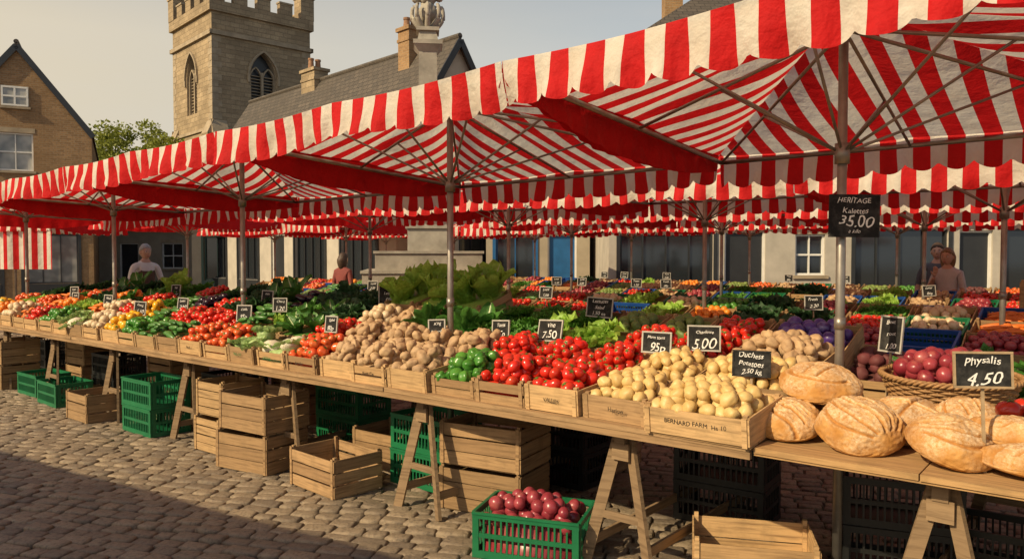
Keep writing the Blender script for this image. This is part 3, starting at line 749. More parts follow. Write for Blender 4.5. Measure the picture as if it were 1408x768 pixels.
# ------------------------------------------------------------------ back rows of stalls
kinds_back=['tomatoes','oranges','cucumbers','kale','potatoes','carrots','red_onions','green_peppers','orange_tomatoes','lettuces','white_onions','beetroots','parsley','tomatoes','avocados','potatoes']
def back_row(s0,s1,t0,depth,seed):
    rs=random.Random(seed)
    table('trestle_table_top',s0,s1,t0,t0+.5*depth+.1,.80,M_table,3)
    s=s0+.5
    while s<s1: place('trestle',TR,WM(s,t0+.1)@Matrix.Diagonal((1,(.5*depth)/1.6,1.0,1))); s+=1.6
    s=s0
    while s+.5<s1:
        kd=rs.choice(kinds_back)
        for j in range(depth):
            if rs.random()<.55: kd=rs.choice(kinds_back)
            M=WM(s+.25,t0+.22+j*.44,.812+j*.075,rs.uniform(-.05,.05),R(17))
            r=rs.random(); mats=rs.choice((M_crate,M_crate_old))
            if r<.62: place('wooden_crate',wood_crate(.48,.40,.16,2,mats),M)
            elif r<.84: place('blue_plastic_crate',plastic_crate(.48,.40,.16,M_blue_pl),M)
            else: place('green_plastic_crate',plastic_crate(.48,.40,.16,M_green_pl),M)
            if rs.random()<.92: place(kd,heap(kd,.44,.36,.06,rs.choice((1,2)),False,.03,2),M@Matrix.Translation((0,0,.005)))
        if rs.random()<.22: sign(W(s+.2,t0+.5,1.20),.16,.13,[(rs.choice(('Fresh','Local','Sweet')),.038),(rs.choice(('1.50','80p','2.20')),.045)],rs.uniform(-.6,0))
        s+=.52
    b=MB()
    for j in range(1,depth): b.box(-s1,-s0,t0+j*.44,t0+j*.44+.42,.802,.80+j*.075)
    b.obj('display_riser',[M_trestle],MK)
back_row(-4,9.6,3.55,3,1); back_row(-8,7.4,6.9,3,2); back_row(11.2,15,6.9,2,3); back_row(-9,15,11,2,4)
for s,t,n in((-.9,5.3,5),(.1,5.4,4),(2.2,8.7,4),(-2.5,8.7,5),(4.6,8.8,4),(-3.2,5.4,4),(3.4,5.4,4)):
    p=W(s,t); stack(p.x,p.y,ANG,.5,.4,.27,n,3,M_crate)

# ------------------------------------------------------------------ buildings
def facade(b,W0,H,ops,M,wall=0,gable=None,frame_mi=2,glass_mi=3,depth=.14):
    xs=sorted({0,W0,*[o[0] for o in ops],*[o[1] for o in ops]}); zs=sorted({0,H,*[o[2] for o in ops],*[o[3] for o in ops]})
    for i in range(len(xs)-1):
        for j in range(len(zs)-1):
            cx=(xs[i]+xs[i+1])/2; cz=(zs[j]+zs[j+1])/2
            if any(o[0]<cx<o[1] and o[2]<cz<o[3] for o in ops): continue
            b.add([(xs[i],0,zs[j]),(xs[i+1],0,zs[j]),(xs[i+1],0,zs[j+1]),(xs[i],0,zs[j+1])],[(0,1,2,3)],wall,M)
    if gable: b.add([(0,0,H),(W0,0,H),(W0*gable[0],0,gable[1])],[(0,1,2)],wall,M)
    for o in ops:
        x0,x1,z0,z1,ty=o[:5]; D=depth
        b.add([(x0,0,z0),(x1,0,z0),(x1,D,z0),(x0,D,z0)],[(0,1,2,3)],wall,M)
        b.add([(x0,0,z1),(x1,0,z1),(x1,D,z1),(x0,D,z1)],[(3,2,1,0)],wall,M)
        b.add([(x0,0,z0),(x0,D,z0),(x0,D,z1),(x0,0,z1)],[(0,1,2,3)],wall,M)
        b.add([(x1,0,z0),(x1,D,z0),(x1,D,z1),(x1,0,z1)],[(3,2,1,0)],wall,M)
        b.add([(x0,D,z0),(x1,D,z0),(x1,D,z1),(x0,D,z1)],[(0,1,2,3)],glass_mi if ty!='door' else 4,M)
        f=.055; y0=D-.07;y1=D-.002; fm=frame_mi if ty!='shop' else 4
        b.box(x0+.001,x1-.001,y0,y1,z0+.001,z0+f,fm,M); b.box(x0+.001,x1-.001,y0,y1,z1-f,z1-.001,fm,M)
        b.box(x0+.001,x0+f,y0+.003,y1,z0+f,z1-f,fm,M); b.box(x1-f,x1-.001,y0+.003,y1,z0+f,z1-f,fm,M)
        c_,r_=(o[5],o[6]) if len(o)>5 else (1,2)
        for i in range(1,c_): x=x0+(x1-x0)*i/c_; b.box(x-.016,x+.016,y0+.012,y1,z0+f,z1-f,fm,M)
        for j in range(1,r_): z=z0+(z1-z0)*j/r_; w=.025 if (r_%2==0 and j==r_//2) else .013; b.box(x0+f,x1-f,y0+.016,y1-.003,z-w,z+w,fm,M)
        if ty=='win':
            b.box(x0-.08,x1+.08,-.06,.02,z0-.09,z0-.004,5,M); b.box(x0-.06,x1+.06,-.012,.02,z1+.004,z1+.18,5,M)
        if ty=='shop':
            b.box(x0-.12,x1+.12,-.10,-.003,z1+.06,z1+.46,4,M); b.box(x0-.14,x1+.14,-.16,-.003,z1+.46,z1+.52,4,M)
            b.box(x0-.10,x0-.004,-.04,-.003,z0-.4,z1+.05,4,M); b.box(x1+.004,x1+.10,-.04,-.003,z0-.4,z1+.05,4,M)
            b.box(x0,x1,-.05,-.003,z0-.42,z0-.005,4,M)
def house(name,M,Wd,Dp,eave,ridge,opsF,wall,roof,opsS=[],frame=M_white,accent=M_dark,trim=M_ashlar,axis='x',hip=0,over=.25,glass=None):
    e=empty(name,M); b=MB()
    g=(.5,ridge) if axis=='y' else None
    gs=(.5,ridge) if (axis=='x' and not hip) else None
    facade(b,Wd,eave,opsF,Matrix(),0,g)
    facade(b,Dp,eave,opsS,Matrix.Translation((Wd,0,0))@Matrix.Rotation(math.pi/2,4,'Z'),0,gs)
    facade(b,Wd,eave,[],Matrix.Translation((Wd,Dp,0))@Matrix.Rotation(math.pi,4,'Z'),0,g)
    facade(b,Dp,eave,opsS,Matrix.Translation((0,Dp,0))@Matrix.Rotation(-math.pi/2,4,'Z'),0,gs)
    b.obj('walls',[wall,wall,frame,glass or M_glass,accent,trim],Matrix(),e)
    r=MB(); th=.10
    if axis=='x':
        sl=(ridge-eave)/(Dp/2); o=over; hx=hip
        fr=[(-o,-o,eave-o*sl),(Wd+o,-o,eave-o*sl),(Wd-hx+(0 if hip else o),Dp/2,ridge),(hx-(0 if hip else o),Dp/2,ridge)]
        bk=[(Wd+o,Dp+o,eave-o*sl),(-o,Dp+o,eave-o*sl),(hx-(0 if hip else o),Dp/2,ridge),(Wd-hx+(0 if hip else o),Dp/2,ridge)]
        polys=[fr,bk]
        if hip: polys+= [[fr[1],bk[0],fr[2]],[bk[1],fr[0],fr[3]]]
    else:
        sl=(ridge-eave)/(Wd/2); o=over
        polys=[[(-o,Dp+o,eave-o*sl),(-o,-o,eave-o*sl),(Wd/2,-o,ridge),(Wd/2,Dp+o,ridge)],[(Wd+o,-o,eave-o*sl),(Wd+o,Dp+o,eave-o*sl),(Wd/2,Dp+o,ridge),(Wd/2,-o,ridge)]]
    for P in polys:
        n=len(P); V=[(x,y,z+.02) for x,y,z in P]+[(x,y,z+.02+th) for x,y,z in P]
        F=[tuple(range(n-1,-1,-1)),tuple(range(n,2*n))]+[(i,(i+1)%n,n+(i+1)%n,n+i) for i in range(n)]
        r.add(V,F,0)
    if axis=='x': r.tube((hip-over*(not hip),Dp/2,ridge+.12),(Wd-hip+over*(not hip),Dp/2,ridge+.12),.09,8)
    else: r.tube((Wd/2,-over,ridge+.12),(Wd/2,Dp+over,ridge+.12),.09,8)
    r.obj('roof',[roof],Matrix(),e)
    f=MB()
    if axis=='x':
        for y in(-over-.05,): f.tube((-over,y,eave-over*sl+.06),(Wd+over,y,eave-over*sl+.06),.055,8)
    else:
        for sx in(-1,1):
            xe=Wd/2+sx*(Wd/2+over); f.beam((xe,-over-.03,eave-over*sl-.03),(Wd/2,-over-.03,ridge-.03),.04,.2)
    f.obj('trim',[accent],Matrix(),e)
    return e
def chimney(parent,x,y,z0,z1,w=.9,d=.6,mat=M_brick,pots=2,rz=0,ph=.45):
    b=MB(); M=Matrix.Translation((x,y,0))@Matrix.Rotation(rz,4,'Z')
    b.box(-w/2,w/2,-d/2,d/2,z0,z1,0,M); b.box(-w/2-.06,w/2+.06,-d/2-.06,d/2+.06,z1+.002,z1+.12,0,M); b.box(-w/2-.03,w/2+.03,-d/2-.03,d/2+.03,z1-.35,z1-.25,0,M)
    for i in range(pots):
        xx=-w/2+w*(i+.5)/pots; p=M@Vector((xx,0,z1+.12)); b.tube(p,p+Vector((0,0,ph)),.12,12,1,.09); b.tube(p+Vector((0,0,ph-.05)),p+Vector((0,0,ph+.02)),.115,12,1)
    return b.obj('chimney',[mat,M_pot],Matrix(),parent)
# left brick gable house: gable end faces the square
th=.475; WH=4.6
HL=Matrix.Translation((-15.6-WH*math.cos(th),28.5-WH*math.sin(th),0))@Matrix.Rotation(th,4,'Z')
h=house('brick_house',HL,WH,9,6.1,9.1,
  [(1.65,2.75,4.65,6.0,'win',2,2),(.5,1.7,.6,2.4,'shop',2,1),(2.4,4.1,.6,2.4,'shop',3,1)],M_brick,M_slates,axis='y',over=.06,glass=M_glassb)
b=MB()
x0,x1=1.84,2.60
b.box(x0-.06,x1+.06,-.03,.05,6.92,7.66,5)
b.box(x0+.02,x1-.02,-.045,-.032,6.99,7.59,3)
for z in(6.97,7.28,7.60): b.box(x0-.02,x1+.02,-.07,-.046,z-.03,z+.03,2)
for x in(x0,(x0+x1)/2,x1): b.box(x-.03,x+.03,-.068,-.047,6.95,7.62,2)
b.box(x0-.1,x1+.1,-.12,0,6.84,6.92,5)
b.obj('attic_window',[M_brick,M_brick,M_white,M_glassb,M_dark,M_ashlar],Matrix(),h)
HM=Matrix.Translation((-1.74,24,0))@Matrix.Rotation(math.atan2(.70,.72),4,'Z')@Matrix.Translation((-2.3,0,0))
h=house('white_gable_house',HM,4.6,14,4.75,8.3,[(1.0,1.9,3.4,4.6,'win',2,2),(2.8,3.7,3.4,4.6,'win',2,2),(.6,2.0,.7,2.4,'shop',3,1),(2.5,4.0,.7,2.4,'shop',3,1)],M_render,M_slates,
   [(1,2.4,.7,2.4,'shop',3,1),(3.5,5.2,.7,2.4,'shop',3,1),(6.2,7.2,.2,2.4,'door',1,1),(8,10,.7,2.4,'shop',4,1),(11,13,.7,2.4,'shop',4,1),(2,3,3.2,4.4,'win',2,2),(6,7,3.2,4.4,'win',2,2),(10,11,3.2,4.4,'win',2,2)],axis='y',over=.2)
chimney(h,2.1,2.1,6.5,8.95,.55,.6,M_brick,2,ph=.3); chimney(h,2.3,8.6,7.3,8.75,.6,1.0,M_stone,2,ph=.4)
h=house('white_shop_house',Matrix.Translation((2.6,20.5,0)),13,8,6.9,10.2,
  [(.3,2.8,.7,2.35,'shop',4,1),(3.1,4.2,.15,2.3,'door',1,1),(5.0,5.8,1.1,2.2,'win',2,2),(6.6,9.1,.6,2.35,'shop',4,1),(9.4,10.3,.15,2.3,'door',1,1),(10.6,12.7,.7,2.35,'shop',3,1),(1,2,3.8,5.3,'win',2,2),(4.9,5.9,3.8,5.3,'win',2,2),(8,9,3.8,5.3,'win',2,2),(11,12,3.8,5.3,'win',2,2)],M_render,M_slates,[(2,3,3.8,5.3,'win',2,2),(1,3,.7,2.35,'shop',3,1)],hip=4)
chimney(h,2.4,3.6,8,10.1,.55,.55,M_brick,1)
h=house('blue_fronted_shop',Matrix.Translation((-.8,23.6,0)),3.2,7,4.4,5.6,[(.3,1.5,.6,2.4,'shop',2,1),(1.9,2.8,.15,2.3,'door',1,1)],M_cream,M_slates,accent=M_blue)
h=house('brick_shop',Matrix.Translation((15.8,20.2,0)),12,8,5.2,7.6,[(.8,3.2,.7,2.35,'shop',4,1),(4,4.9,.15,2.3,'door',1,1),(5.8,8,.7,2.35,'shop',4,1),(9,11,.7,2.35,'shop',4,1),(1,2,3.3,4.6,'win',2,2),(5,6,3.3,4.6,'win',2,2)],M_rbrick,M_tiles)
h=house('green_fronted_shop',Matrix.Translation((-13.2,31.5,0)),6.5,7,3.4,4.4,[(.5,2.6,.6,2.4,'shop',4,1),(3,3.9,.15,2.3,'door',1,1),(4.3,6.1,.6,2.4,'shop',3,1)],M_cream,M_tiles,accent=M_greenp)
h=house('cream_cottage',Matrix.Translation((-31,38,0)),9,7,3.4,4.6,[(1,2,1,2.2,'win',2,2),(4,4.9,.1,2.2,'door',1,1),(6.5,7.5,1,2.2,'win',2,2)],M_cream,M_tiles)
h=house('cream_cottage',Matrix.Translation((-21.5,36,0)),7,6,3.0,4.4,[(1,2,1,2.2,'win',2,2),(3,3.9,.1,2.2,'door',1,1),(5,6,1,2.2,'win',2,2)],M_cream,M_tiles)
# ---- church tower
TW=5.6; TH=14.3
cornr=Vector(((295-704)/1050*40,40,0)); ang=R(43)
TM=Matrix.Translation(cornr)@Matrix.Rotation(ang,4,'Z')
e=empty('church_tower',TM); b=MB()
def arch(w,zs,n=10,x0=0):
    Rr=w*1.15
    cxr=x0-w/2+Rr; L=[]
    amax=math.acos((Rr-w/2)/Rr)
    for i in range(n+1):
        a=amax*i/n; L.append((cxr-Rr*math.cos(a),zs+Rr*math.sin(a)))
    Rt=[(2*x0-x,z) for x,z in reversed(L[:-1])]
    return L+Rt
def tower_face(M):
    cx=TW/2; w=1.45; z0=9.3; zs=11.2; ar=arch(w,zs,10,cx); zt=max(z for x,z in ar)
    x0,x1=cx-w/2,cx+w/2
    for (a,c_,p,q) in((0,x0,0,TH),(x1,TW,0,TH),(x0,x1,0,z0),(x0,x1,zt,TH)):
        b.add([(a,0,p),(c_,0,p),(c_,0,q),(a,0,q)],[(0,1,2,3)],0,M)
    k=len(ar)//2
    b.add([(x,0,z) for x,z in ar[:k+1]]+[(x0,0,zt)],[tuple(range(k+1,-1,-1))],0,M)
    b.add([(x,0,z) for x,z in ar[k:]]+[(x1,0,zt)],[tuple(range(len(ar)-k,-1,-1))],0,M)
    prof=[(x0,z0)]+ar+[(x1,z0)]; D=.4
    V=[(x,0,z) for x,z in prof]+[(x,D,z) for x,z in prof]; n=len(prof)
    b.add(V,[(i,(i+1)%n,n+(i+1)%n,n+i) for i in range(n)],1,M)
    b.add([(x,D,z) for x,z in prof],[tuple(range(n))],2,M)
    hm=[(x+(x-cx)*.16,-.05,z+.06) for x,z in arch(w*1.02,zs,10,cx)]; hm=[(hm[0][0],-.05,zs-.3)]+hm+[(hm[-1][0],-.05,zs-.3)]
    for i in range(len(hm)-1): b.beam(M@Vector(hm[i]),M@Vector(hm[i+1]),.13,.10,1)
    b.box(cx-.06,cx+.06,.12,.3,z0+.001,zs+.35,1,M); b.box(x0+.001,x0+.08,.12,.3,z0+.001,zs,1,M); b.box(x1-.08,x1-.001,.12,.3,z0+.001,zs,1,M)
    for sx in(-1,1):
        aa=arch(w/2-.05,zs-.05,6,cx+sx*w/4)
        for i in range(len(aa)-1): b.beam(M@Vector((aa[i][0],.2,aa[i][1])),M@Vector((aa[i+1][0],.2,aa[i+1][1])),.14,.07,1)
    for i in range(12):
        z=z0+.15+i*.17; b.box(x0+.08,x1-.08,.22,.36,z,z+.03,3,M)
    b.box(cx-.14,cx+.14,-.004,.02,5.2,6.3,2,M)
    for z,h_,o in((8.2,.16,.09),(13.1,.22,.14),(4.0,.16,.09)): b.box(-o,TW+o,-o,.0-.002,z,z+h_,1,M)
    for bx in(-.1,TW-.75): b.box(bx,bx+.85,-.32,-.003,0,8.0,0,M); b.add([(bx,-.32,8),(bx+.85,-.32,8),(bx+.85,-.003,8.7),(bx,-.003,8.7),(bx,-.003,8),(bx+.85,-.003,8)],[(0,1,2,3),(0,3,4),(1,5,2)],1,M)
    for z in range(0,14):
        L=.5 if z%2 else .32
        for xx in((-.012,L),(TW-L,TW+.012)): b.box(xx[0],xx[1],-.014,-.001,8.4+z*.335,8.4+z*.335+.31,1,M)
for k in range(4):
    Mk=[Matrix(),Matrix.Translation((TW,0,0))@Matrix.Rotation(math.pi/2,4,'Z'),Matrix.Translation((TW,TW,0))@Matrix.Rotation(math.pi,4,'Z'),Matrix.Translation((0,TW,0))@Matrix.Rotation(-math.pi/2,4,'Z')][k]
    tower_face(Mk)
    o=.16
    b.box(-o,TW+o-.36,-o,-o+.34,TH+.001,TH+.55,0,Mk)
    for i in range(4):
        x=-o+i*(TW+2*o-.75)/4
        if i==0:
            b.box(x,x+.8,-o-.02,-o+.78,TH+.552,TH+1.75,0,Mk); b.box(x-.05,x+.85,-o-.07,-o+.83,TH+1.752,TH+1.87,1,Mk)
        else:
            b.box(x,x+.75,-o,-o+.34,TH+.552,TH+1.15,0,Mk); b.box(x-.04,x+.79,-o-.04,-o+.38,TH+1.152,TH+1.24,1,Mk)
b.box(.2,TW-.2,.2,TW-.2,TH-.3,TH-.1,1)
b.obj('tower_walls',[M_stone,M_ashlar,M_dark,M_ashlar],Matrix(),e)
h=house('church_nave',TM@Matrix.Translation((TW+.1,1,0)),14,7,5.0,8.0,[(2,3,2,4,'win',2,3),(5,6,2,4,'win',2,3),(8,9,2,4,'win',2,3)],M_stone,M_slates)

# ------------------------------------------------------------------ monument (market cross)
mx=Vector((-1.64,15,0)); e=empty('market_cross_monument',Matrix.Translation(mx)@Matrix.Rotation(.12,4,'Z')); b=MB()
for i,(hw,z0,z1) in enumerate(((1.95,0,.36),(1.6,.362,.72),(1.27,.722,1.08),(1.2,1.082,1.36),(.98,1.362,1.72))): 
    b.box(-hw,hw,-hw,hw,z0,z1-.05); b.box(-hw-.03,hw+.03,-hw-.03,hw+.03,z1-.048,z1)
b.box(-.40,.40,-.40,.40,1.722,2.15); b.box(-.44,.44,-.44,.44,2.152,2.25)
def frus(a,c_,z0,z1): b.add([(-a,-a,z0),(a,-a,z0),(a,a,z0),(-a,a,z0),(-c_,-c_,z1),(c_,-c_,z1),(c_,c_,z1),(-c_,c_,z1)],[(0,3,2,1),(4,5,6,7),(0,1,5,4),(1,2,6,5),(2,3,7,6),(3,0,4,7)])
frus(.36,.21,2.252,2.55); frus(.21,.17,2.552,5.55)
frus(.17,.27,5.552,5.68); b.box(-.28,.28,-.28,.28,5.682,5.76); frus(.20,.16,5.762,5.95); b.box(-.22,.22,-.22,.22,5.952,6.02)
b.obj('shaft',[M_monu],Matrix(),e)
b=MB()
for k in range(8):
    a=k*math.pi/4; pts=[]
    for i in range(14):
        q=i/13; r=.10+.20*math.sin(q*2.3); pts.append((r*math.cos(a),r*math.sin(a),6.0+.42*q+(.07*math.sin(q*9) if q>.6 else 0)))
    b.path(pts,lambda q:.065*(1-.55*q),7)
V,F=ICO[3]
for (x,y,z,rx,ry,rz_) in((0,0,6.35,.17,.17,.22),(0,0,6.62,.15,.15,.14),(-.10,-.06,6.78,.10,.10,.11),(.10,.04,6.74,.12,.10,.10),(0,-.1,6.68,.08,.1,.1),(.22,0,6.62,.08,.07,.06),(-.22,0,6.58,.08,.07,.06)):
    VV=lump(V,.35,3,x*10+z)*np.array([rx,ry,rz_])+np.array([x,y,z]); b.add([tuple(v) for v in VV],[tuple(f) for f in F])
b.path([(0,0,6.7),(.05,0,6.95),(.16,0,7.02),(.2,0,6.9)],.04,7); b.path([(0,0,6.7),(-.06,0,6.98),(-.02,.02,7.1)],.035,7)
b.obj('carved_finial',[M_monu],Matrix(),e,True)

# ------------------------------------------------------------------ tree
def tree(name,P,H,cr,seed,nl=9000):
    rs=np.random.default_rng(seed); e=empty(name,Matrix.Translation(P)); b=MB(); tips=[]
    b.path([(0,0,0),(.1,0,H*.2),(-.05,.1,H*.4),(0,0,H*.6)],lambda q:.32*(1-.6*q),9)
    for i in range(16):
        a=i*2.4; z0=H*(.3+.3*rs.random()); L=cr*rs.uniform(.6,1.0)
        p0=Vector((0,0,z0)); p2=Vector((math.cos(a)*L,math.sin(a)*L,z0+L*rs.uniform(.3,1.1))); p1=(p0+p2)/2+Vector((0,0,.4))
        b.path([p0,p1,p2],lambda q:.11*(1-.75*q),6); tips+= [p2,p1,(p1+p2)/2]
    b.obj('trunk',[M_trestle],Matrix(),e)
    cl=[]
    for p in tips: cl.append((np.array(p),rs.uniform(.45,.95)))
    for i in range(26):
        d=rs.normal(size=3); d/=np.linalg.norm(d); cl.append((np.array([0,0,H*.68])+d*np.array([cr*.8,cr*.8,H*.27])*rs.uniform(.6,1.05),rs.uniform(.4,.9)))
    V=[];F=[]
    for i in range(nl):
        c_,r=cl[rs.integers(len(cl))]; d=rs.normal(size=3); d/=np.linalg.norm(d); p=c_+d*r*rs.uniform(.5,1.05)
        s=rs.uniform(.06,.13); u=rs.normal(size=3);u/=np.linalg.norm(u); v=np.cross(u,rs.normal(size=3)); v/=np.linalg.norm(v)
        k=len(V); V+= [p-u*s,p+v*s*.6,p+u*s,p-v*s*.6]; F+= [(k,k+1,k+2),(k,k+2,k+3)]
    me=trimesh('leaves',np.array(V),np.array(F),np.zeros(len(F),int),[leafmat('tree_leaf',(.15,.19,.025),(.24,.26,.035),.6,.4)],False)
    o=bpy.data.objects.new('foliage',me); link(o,e)
tree('lime_tree',Vector((-21.0,43,0)),9.6,3.3,3,24000)
tree('lime_tree',Vector((-27,49,0)),8.6,3.0,4,12000)

# ------------------------------------------------------------------ people
M_skin=simple('skin',(.56,.33,.23),.55,0,12,.15); M_eye=simple('eye_white',(.7,.68,.65),.3); M_iris=simple('iris',(.03,.02,.015),.2); M_lip=simple('lips',(.38,.13,.11),.5)
def skinmesh(verts,radii,edges_,sub=2):
    me=bpy.data.meshes.new('sk'); me.from_pydata(verts,edges_,[]); o=bpy.data.objects.new('sk',me); COL.objects.link(o)
    o.modifiers.new('s','SKIN')
    for i,r in enumerate(radii):
        d=me.skin_vertices[0].data[i]; rr=r if isinstance(r,tuple) else (r,r); d.radius=rr; d.use_root=(i==0)
    sm=o.modifiers.new('u','SUBSURF'); sm.levels=sub; sm.render_levels=sub
    dg=bpy.context.evaluated_depsgraph_get(); dg.update()
    out=bpy.data.meshes.new_from_object(o.evaluated_get(dg)); bpy.data.objects.remove(o); 
    for p in out.polygons: p.use_smooth=True
    return out
def person(name,P,yaw,shirt,trouser,hair,hgt=1.74,arms='down',long=False,turn=0,female=False,sleeve=.6,apron=None):
    k=hgt/1.74; e=empty(name,Matrix.Translation(P)@Matrix.Rotation(yaw,4,'Z')@Matrix.Scale(k,4))
    sh=.185 if not female else .165
    V=[(0,0,.95),(0,0,1.10),(0,-.005,1.28),(0,.01,1.42),(0,0,1.50),(0,-.01,1.56)]
    Rr=[(.155,.115),(.135,.10),(.165,.115),(.13,.09),(.058,.058),(.052,.052)]
    E=[(0,1),(1,2),(2,3),(3,4),(4,5)]
    for sx in(-1,1):
        i=len(V); V+=[(sx*.095,0,.86),(sx*.10,-.01,.50),(sx*.105,.02,.10),(sx*.11,-.06,.04),(sx*.115,-.14,.03)]
        Rr+=[.088,.062,.045,.042,.035]; E+=[(0,i),(i,i+1),(i+1,i+2),(i+2,i+3),(i+3,i+4)]
    hands=[]
    for sx in(-1,1):
        i=len(V)
        if arms=='down': el=(sx*(sh+.07),.02,1.14); wr=(sx*(sh+.06),-.10,.90); dr=Vector((0,-.25,-1))
        elif arms=='work': el=(sx*(sh+.08),-.02,1.15); wr=(sx*.12,-.27,1.07); dr=Vector((-sx*.2,-1,-.25))
        else:
            if sx<0: el=(sx*(sh+.06),-.08,1.17); wr=(sx*.08,-.20,1.36); dr=Vector((-sx*.3,-.2,1))
            else: el=(sx*(sh+.06),.0,1.15); wr=(sx*.06,-.20,1.10); dr=Vector((-sx*1,-.2,0))
        V+=[(sx*sh,0,1.41),el,wr]; Rr+=[.058,.042,.028]; E+=[(3,i),(i,i+1),(i+1,i+2)]; hands.append((Vector(el),Vector(wr),dr.normalized(),sx))
    me=skinmesh(V,Rr,E); me.materials.append(shirt); me.materials.append(trouser); me.materials.append(M_skin); me.materials.append(M_dark); me.materials.append(apron or shirt)
    for p in me.polygons:
        c=p.center; mi=0
        if c.z<.97 and abs(c.x)<.2 and not (abs(c.x)>.17 and c.z>.8): mi=1
        if c.z<.085: mi=3
        if apron and c.y<-.03 and .5<c.z<1.33 and abs(c.x)<.13: mi=4
        if c.z>1.475 and abs(c.x)<.075: mi=2
        for el,wr,dr,sx in hands:
            ab=wr-el; t=(c-el).dot(ab)/ab.length_squared
            if t>sleeve-.6 and (c-(el+ab*min(1.1,max(0,t)))).length<.07 and c.x*sx>-.02: mi=2
        p.material_index=mi
    o=bpy.data.objects.new('body',me); link(o,e)
    for el,wr,dr,sx in hands:
        side=Vector((0,0,1)).cross(dr); side=side.normalized() if side.length>.2 else Vector((1,0,0)); nrm=dr.cross(side)
        HV=[wr,wr+dr*.04,wr+dr*.08]; HR=[.024,(.034,.018),(.036,.016)]; HE=[(0,1),(1,2)]
        for f,(off,L) in enumerate(((-.027,.068),(-.009,.078),(.009,.073),(.027,.056))):
            i=len(HV); b0=wr+dr*.088+side*off; HV+=[b0,b0+dr*L*.5+nrm*.006,b0+dr*L*.85+nrm*.024]; HR+=[.0095,.0088,.0072]; HE+=[(2,i),(i,i+1),(i+1,i+2)]
        i=len(HV); HV+=[wr+dr*.045-side*.038,wr+dr*.085-side*.06+nrm*.01]; HR+=[.012,.009]; HE+=[(1,i),(i,i+1)]
        hm=skinmesh([tuple(v) for v in HV],HR,HE,1); hm.materials.append(M_skin); o=bpy.data.objects.new('hand',hm); link(o,e)
    he=bpy.data.objects.new('head_pivot',None); COL.objects.link(he); he.parent=e; he.location=(0,-.015,1.635); he.rotation_euler=(0,0,turn); he.empty_display_size=.05
    V,F=ICO[4]; HV=[]
    for v in V:
        x,y,z=v
        w=.078*(1-.22*max(0,-z)**1.3); X=x*w; Y=y*.095*(1-.12*max(0,-z)); Z=z*.118
        if y<0:
            Y-=.022*math.exp(-((x/.16)**2+((z+.12)/.20)**2)); Y-=.008*math.exp(-((x/.35)**2+((z+.62)/.15)**2)); Y+=.010*math.exp(-(((abs(x)-.38)/.16)**2+((z-.08)/.13)**2)); Y-=.008*math.exp(-((x/.5)**2+((z+.92)/.2)**2)); Y-=.006*math.exp(-(((abs(x)-.36)/.25)**2+((z-.27)/.09)**2))
        HV.append((X,Y,Z))
    b=MB(); b.add(HV,[tuple(f) for f in F],0)
    sm=ICO[2]
    for sx in(-1,1):
        b.add([(v[0]*.012+sx*.030,v[1]*.011-.077,v[2]*.009+.008) for v in sm[0]],[tuple(f) for f in sm[1]],1)
        b.add([(v[0]*.006+sx*.030,v[1]*.004-.087,v[2]*.006+.008) for v in sm[0]],[tuple(f) for f in sm[1]],2)
        b.add([(v[0]*.011+sx*.078,v[1]*.022+.005,v[2]*.032-.005) for v in sm[0]],[tuple(f) for f in sm[1]],0)
        b.add([(v[0]*.016+sx*.030,v[1]*.004-.090,v[2]*.0035+.028) for v in sm[0]],[tuple(f) for f in sm[1]],4)
    b.add([(v[0]*.024,v[1]*.006-.094,v[2]*.007-.066) for v in sm[0]],[tuple(f) for f in sm[1]],3)
    b.obj('head',[M_skin,M_eye,M_iris,M_lip,hair],Matrix(),he,True)
    b=MB(); V,F=ICO[4]; HV=[]
    for v in V:
        x,y,z=v; f=1.12+.05*noise.noise(Vector((x*6,y*6,z*14)))
        lim=.45*max(0,-y)*1.3-.45*max(0,y)*1.4+.05
        if z<lim: f=.80
        X,Y,Z=x*.082*f,y*.100*f,z*.122*f
        if long and y>-.15 and z<.15 and z>-.95: X,Y,Z=x*.095*1.05,max(y,.0)*.115+.02*y,z*.20-.02
        HV.append((X,Y+.004,Z+.004))
    b.add(HV,[tuple(f) for f in F]); b.obj('hair',[hair],Matrix(),he,True)
    bpy.context.view_layer.update()
    for c_ in he.children: c_.matrix_parent_inverse=Matrix(); c_.matrix_basis=Matrix()
    return e
M_sh_w=simple('white_shirt',(.72,.70,.66),.85,0,8,.15); M_sh_r=simple('russet_jacket',(.22,.05,.04),.85,0,8,.3); M_sh_p=simple('pale_top',(.55,.52,.52),.85,0,8,.2); M_sh_b=simple('grey_jacket',(.10,.11,.13),.85,0,8,.2)
M_jean=simple('denim',(.05,.07,.12),.9,0,10,.3); M_tr=simple('dark_trousers',(.04,.04,.045),.9,0,10,.3); M_apr=simple('brown_apron',(.10,.06,.04),.85,0,8,.2)
M_hw=simple('white_hair',(.48,.46,.43),.8,0,40,.4); M_hb=simple('brown_hair',(.07,.04,.022),.6,0,40,.4); M_hl=simple('fair_hair',(.28,.17,.08),.6,0,40,.4)
person('man_stallholder',Vector((-6.05,12.6,0)),.9,M_sh_w,M_tr,M_hw,1.80,'work',apron=M_apr)
person('woman_shopper',Vector((6.05,10.6,0)),-1.0,M_sh_p,M_jean,M_hl,1.72,'chin',True,.1,True)
person('man_shopper',Vector((6.35,11.4,0)),-.6,M_sh_b,M_jean,M_hb,1.80,'down')
person('woman_in_red',Vector((-3.1,14.0,0)),2.6,M_sh_r,M_tr,M_hb,1.66,'down',True,0,True)

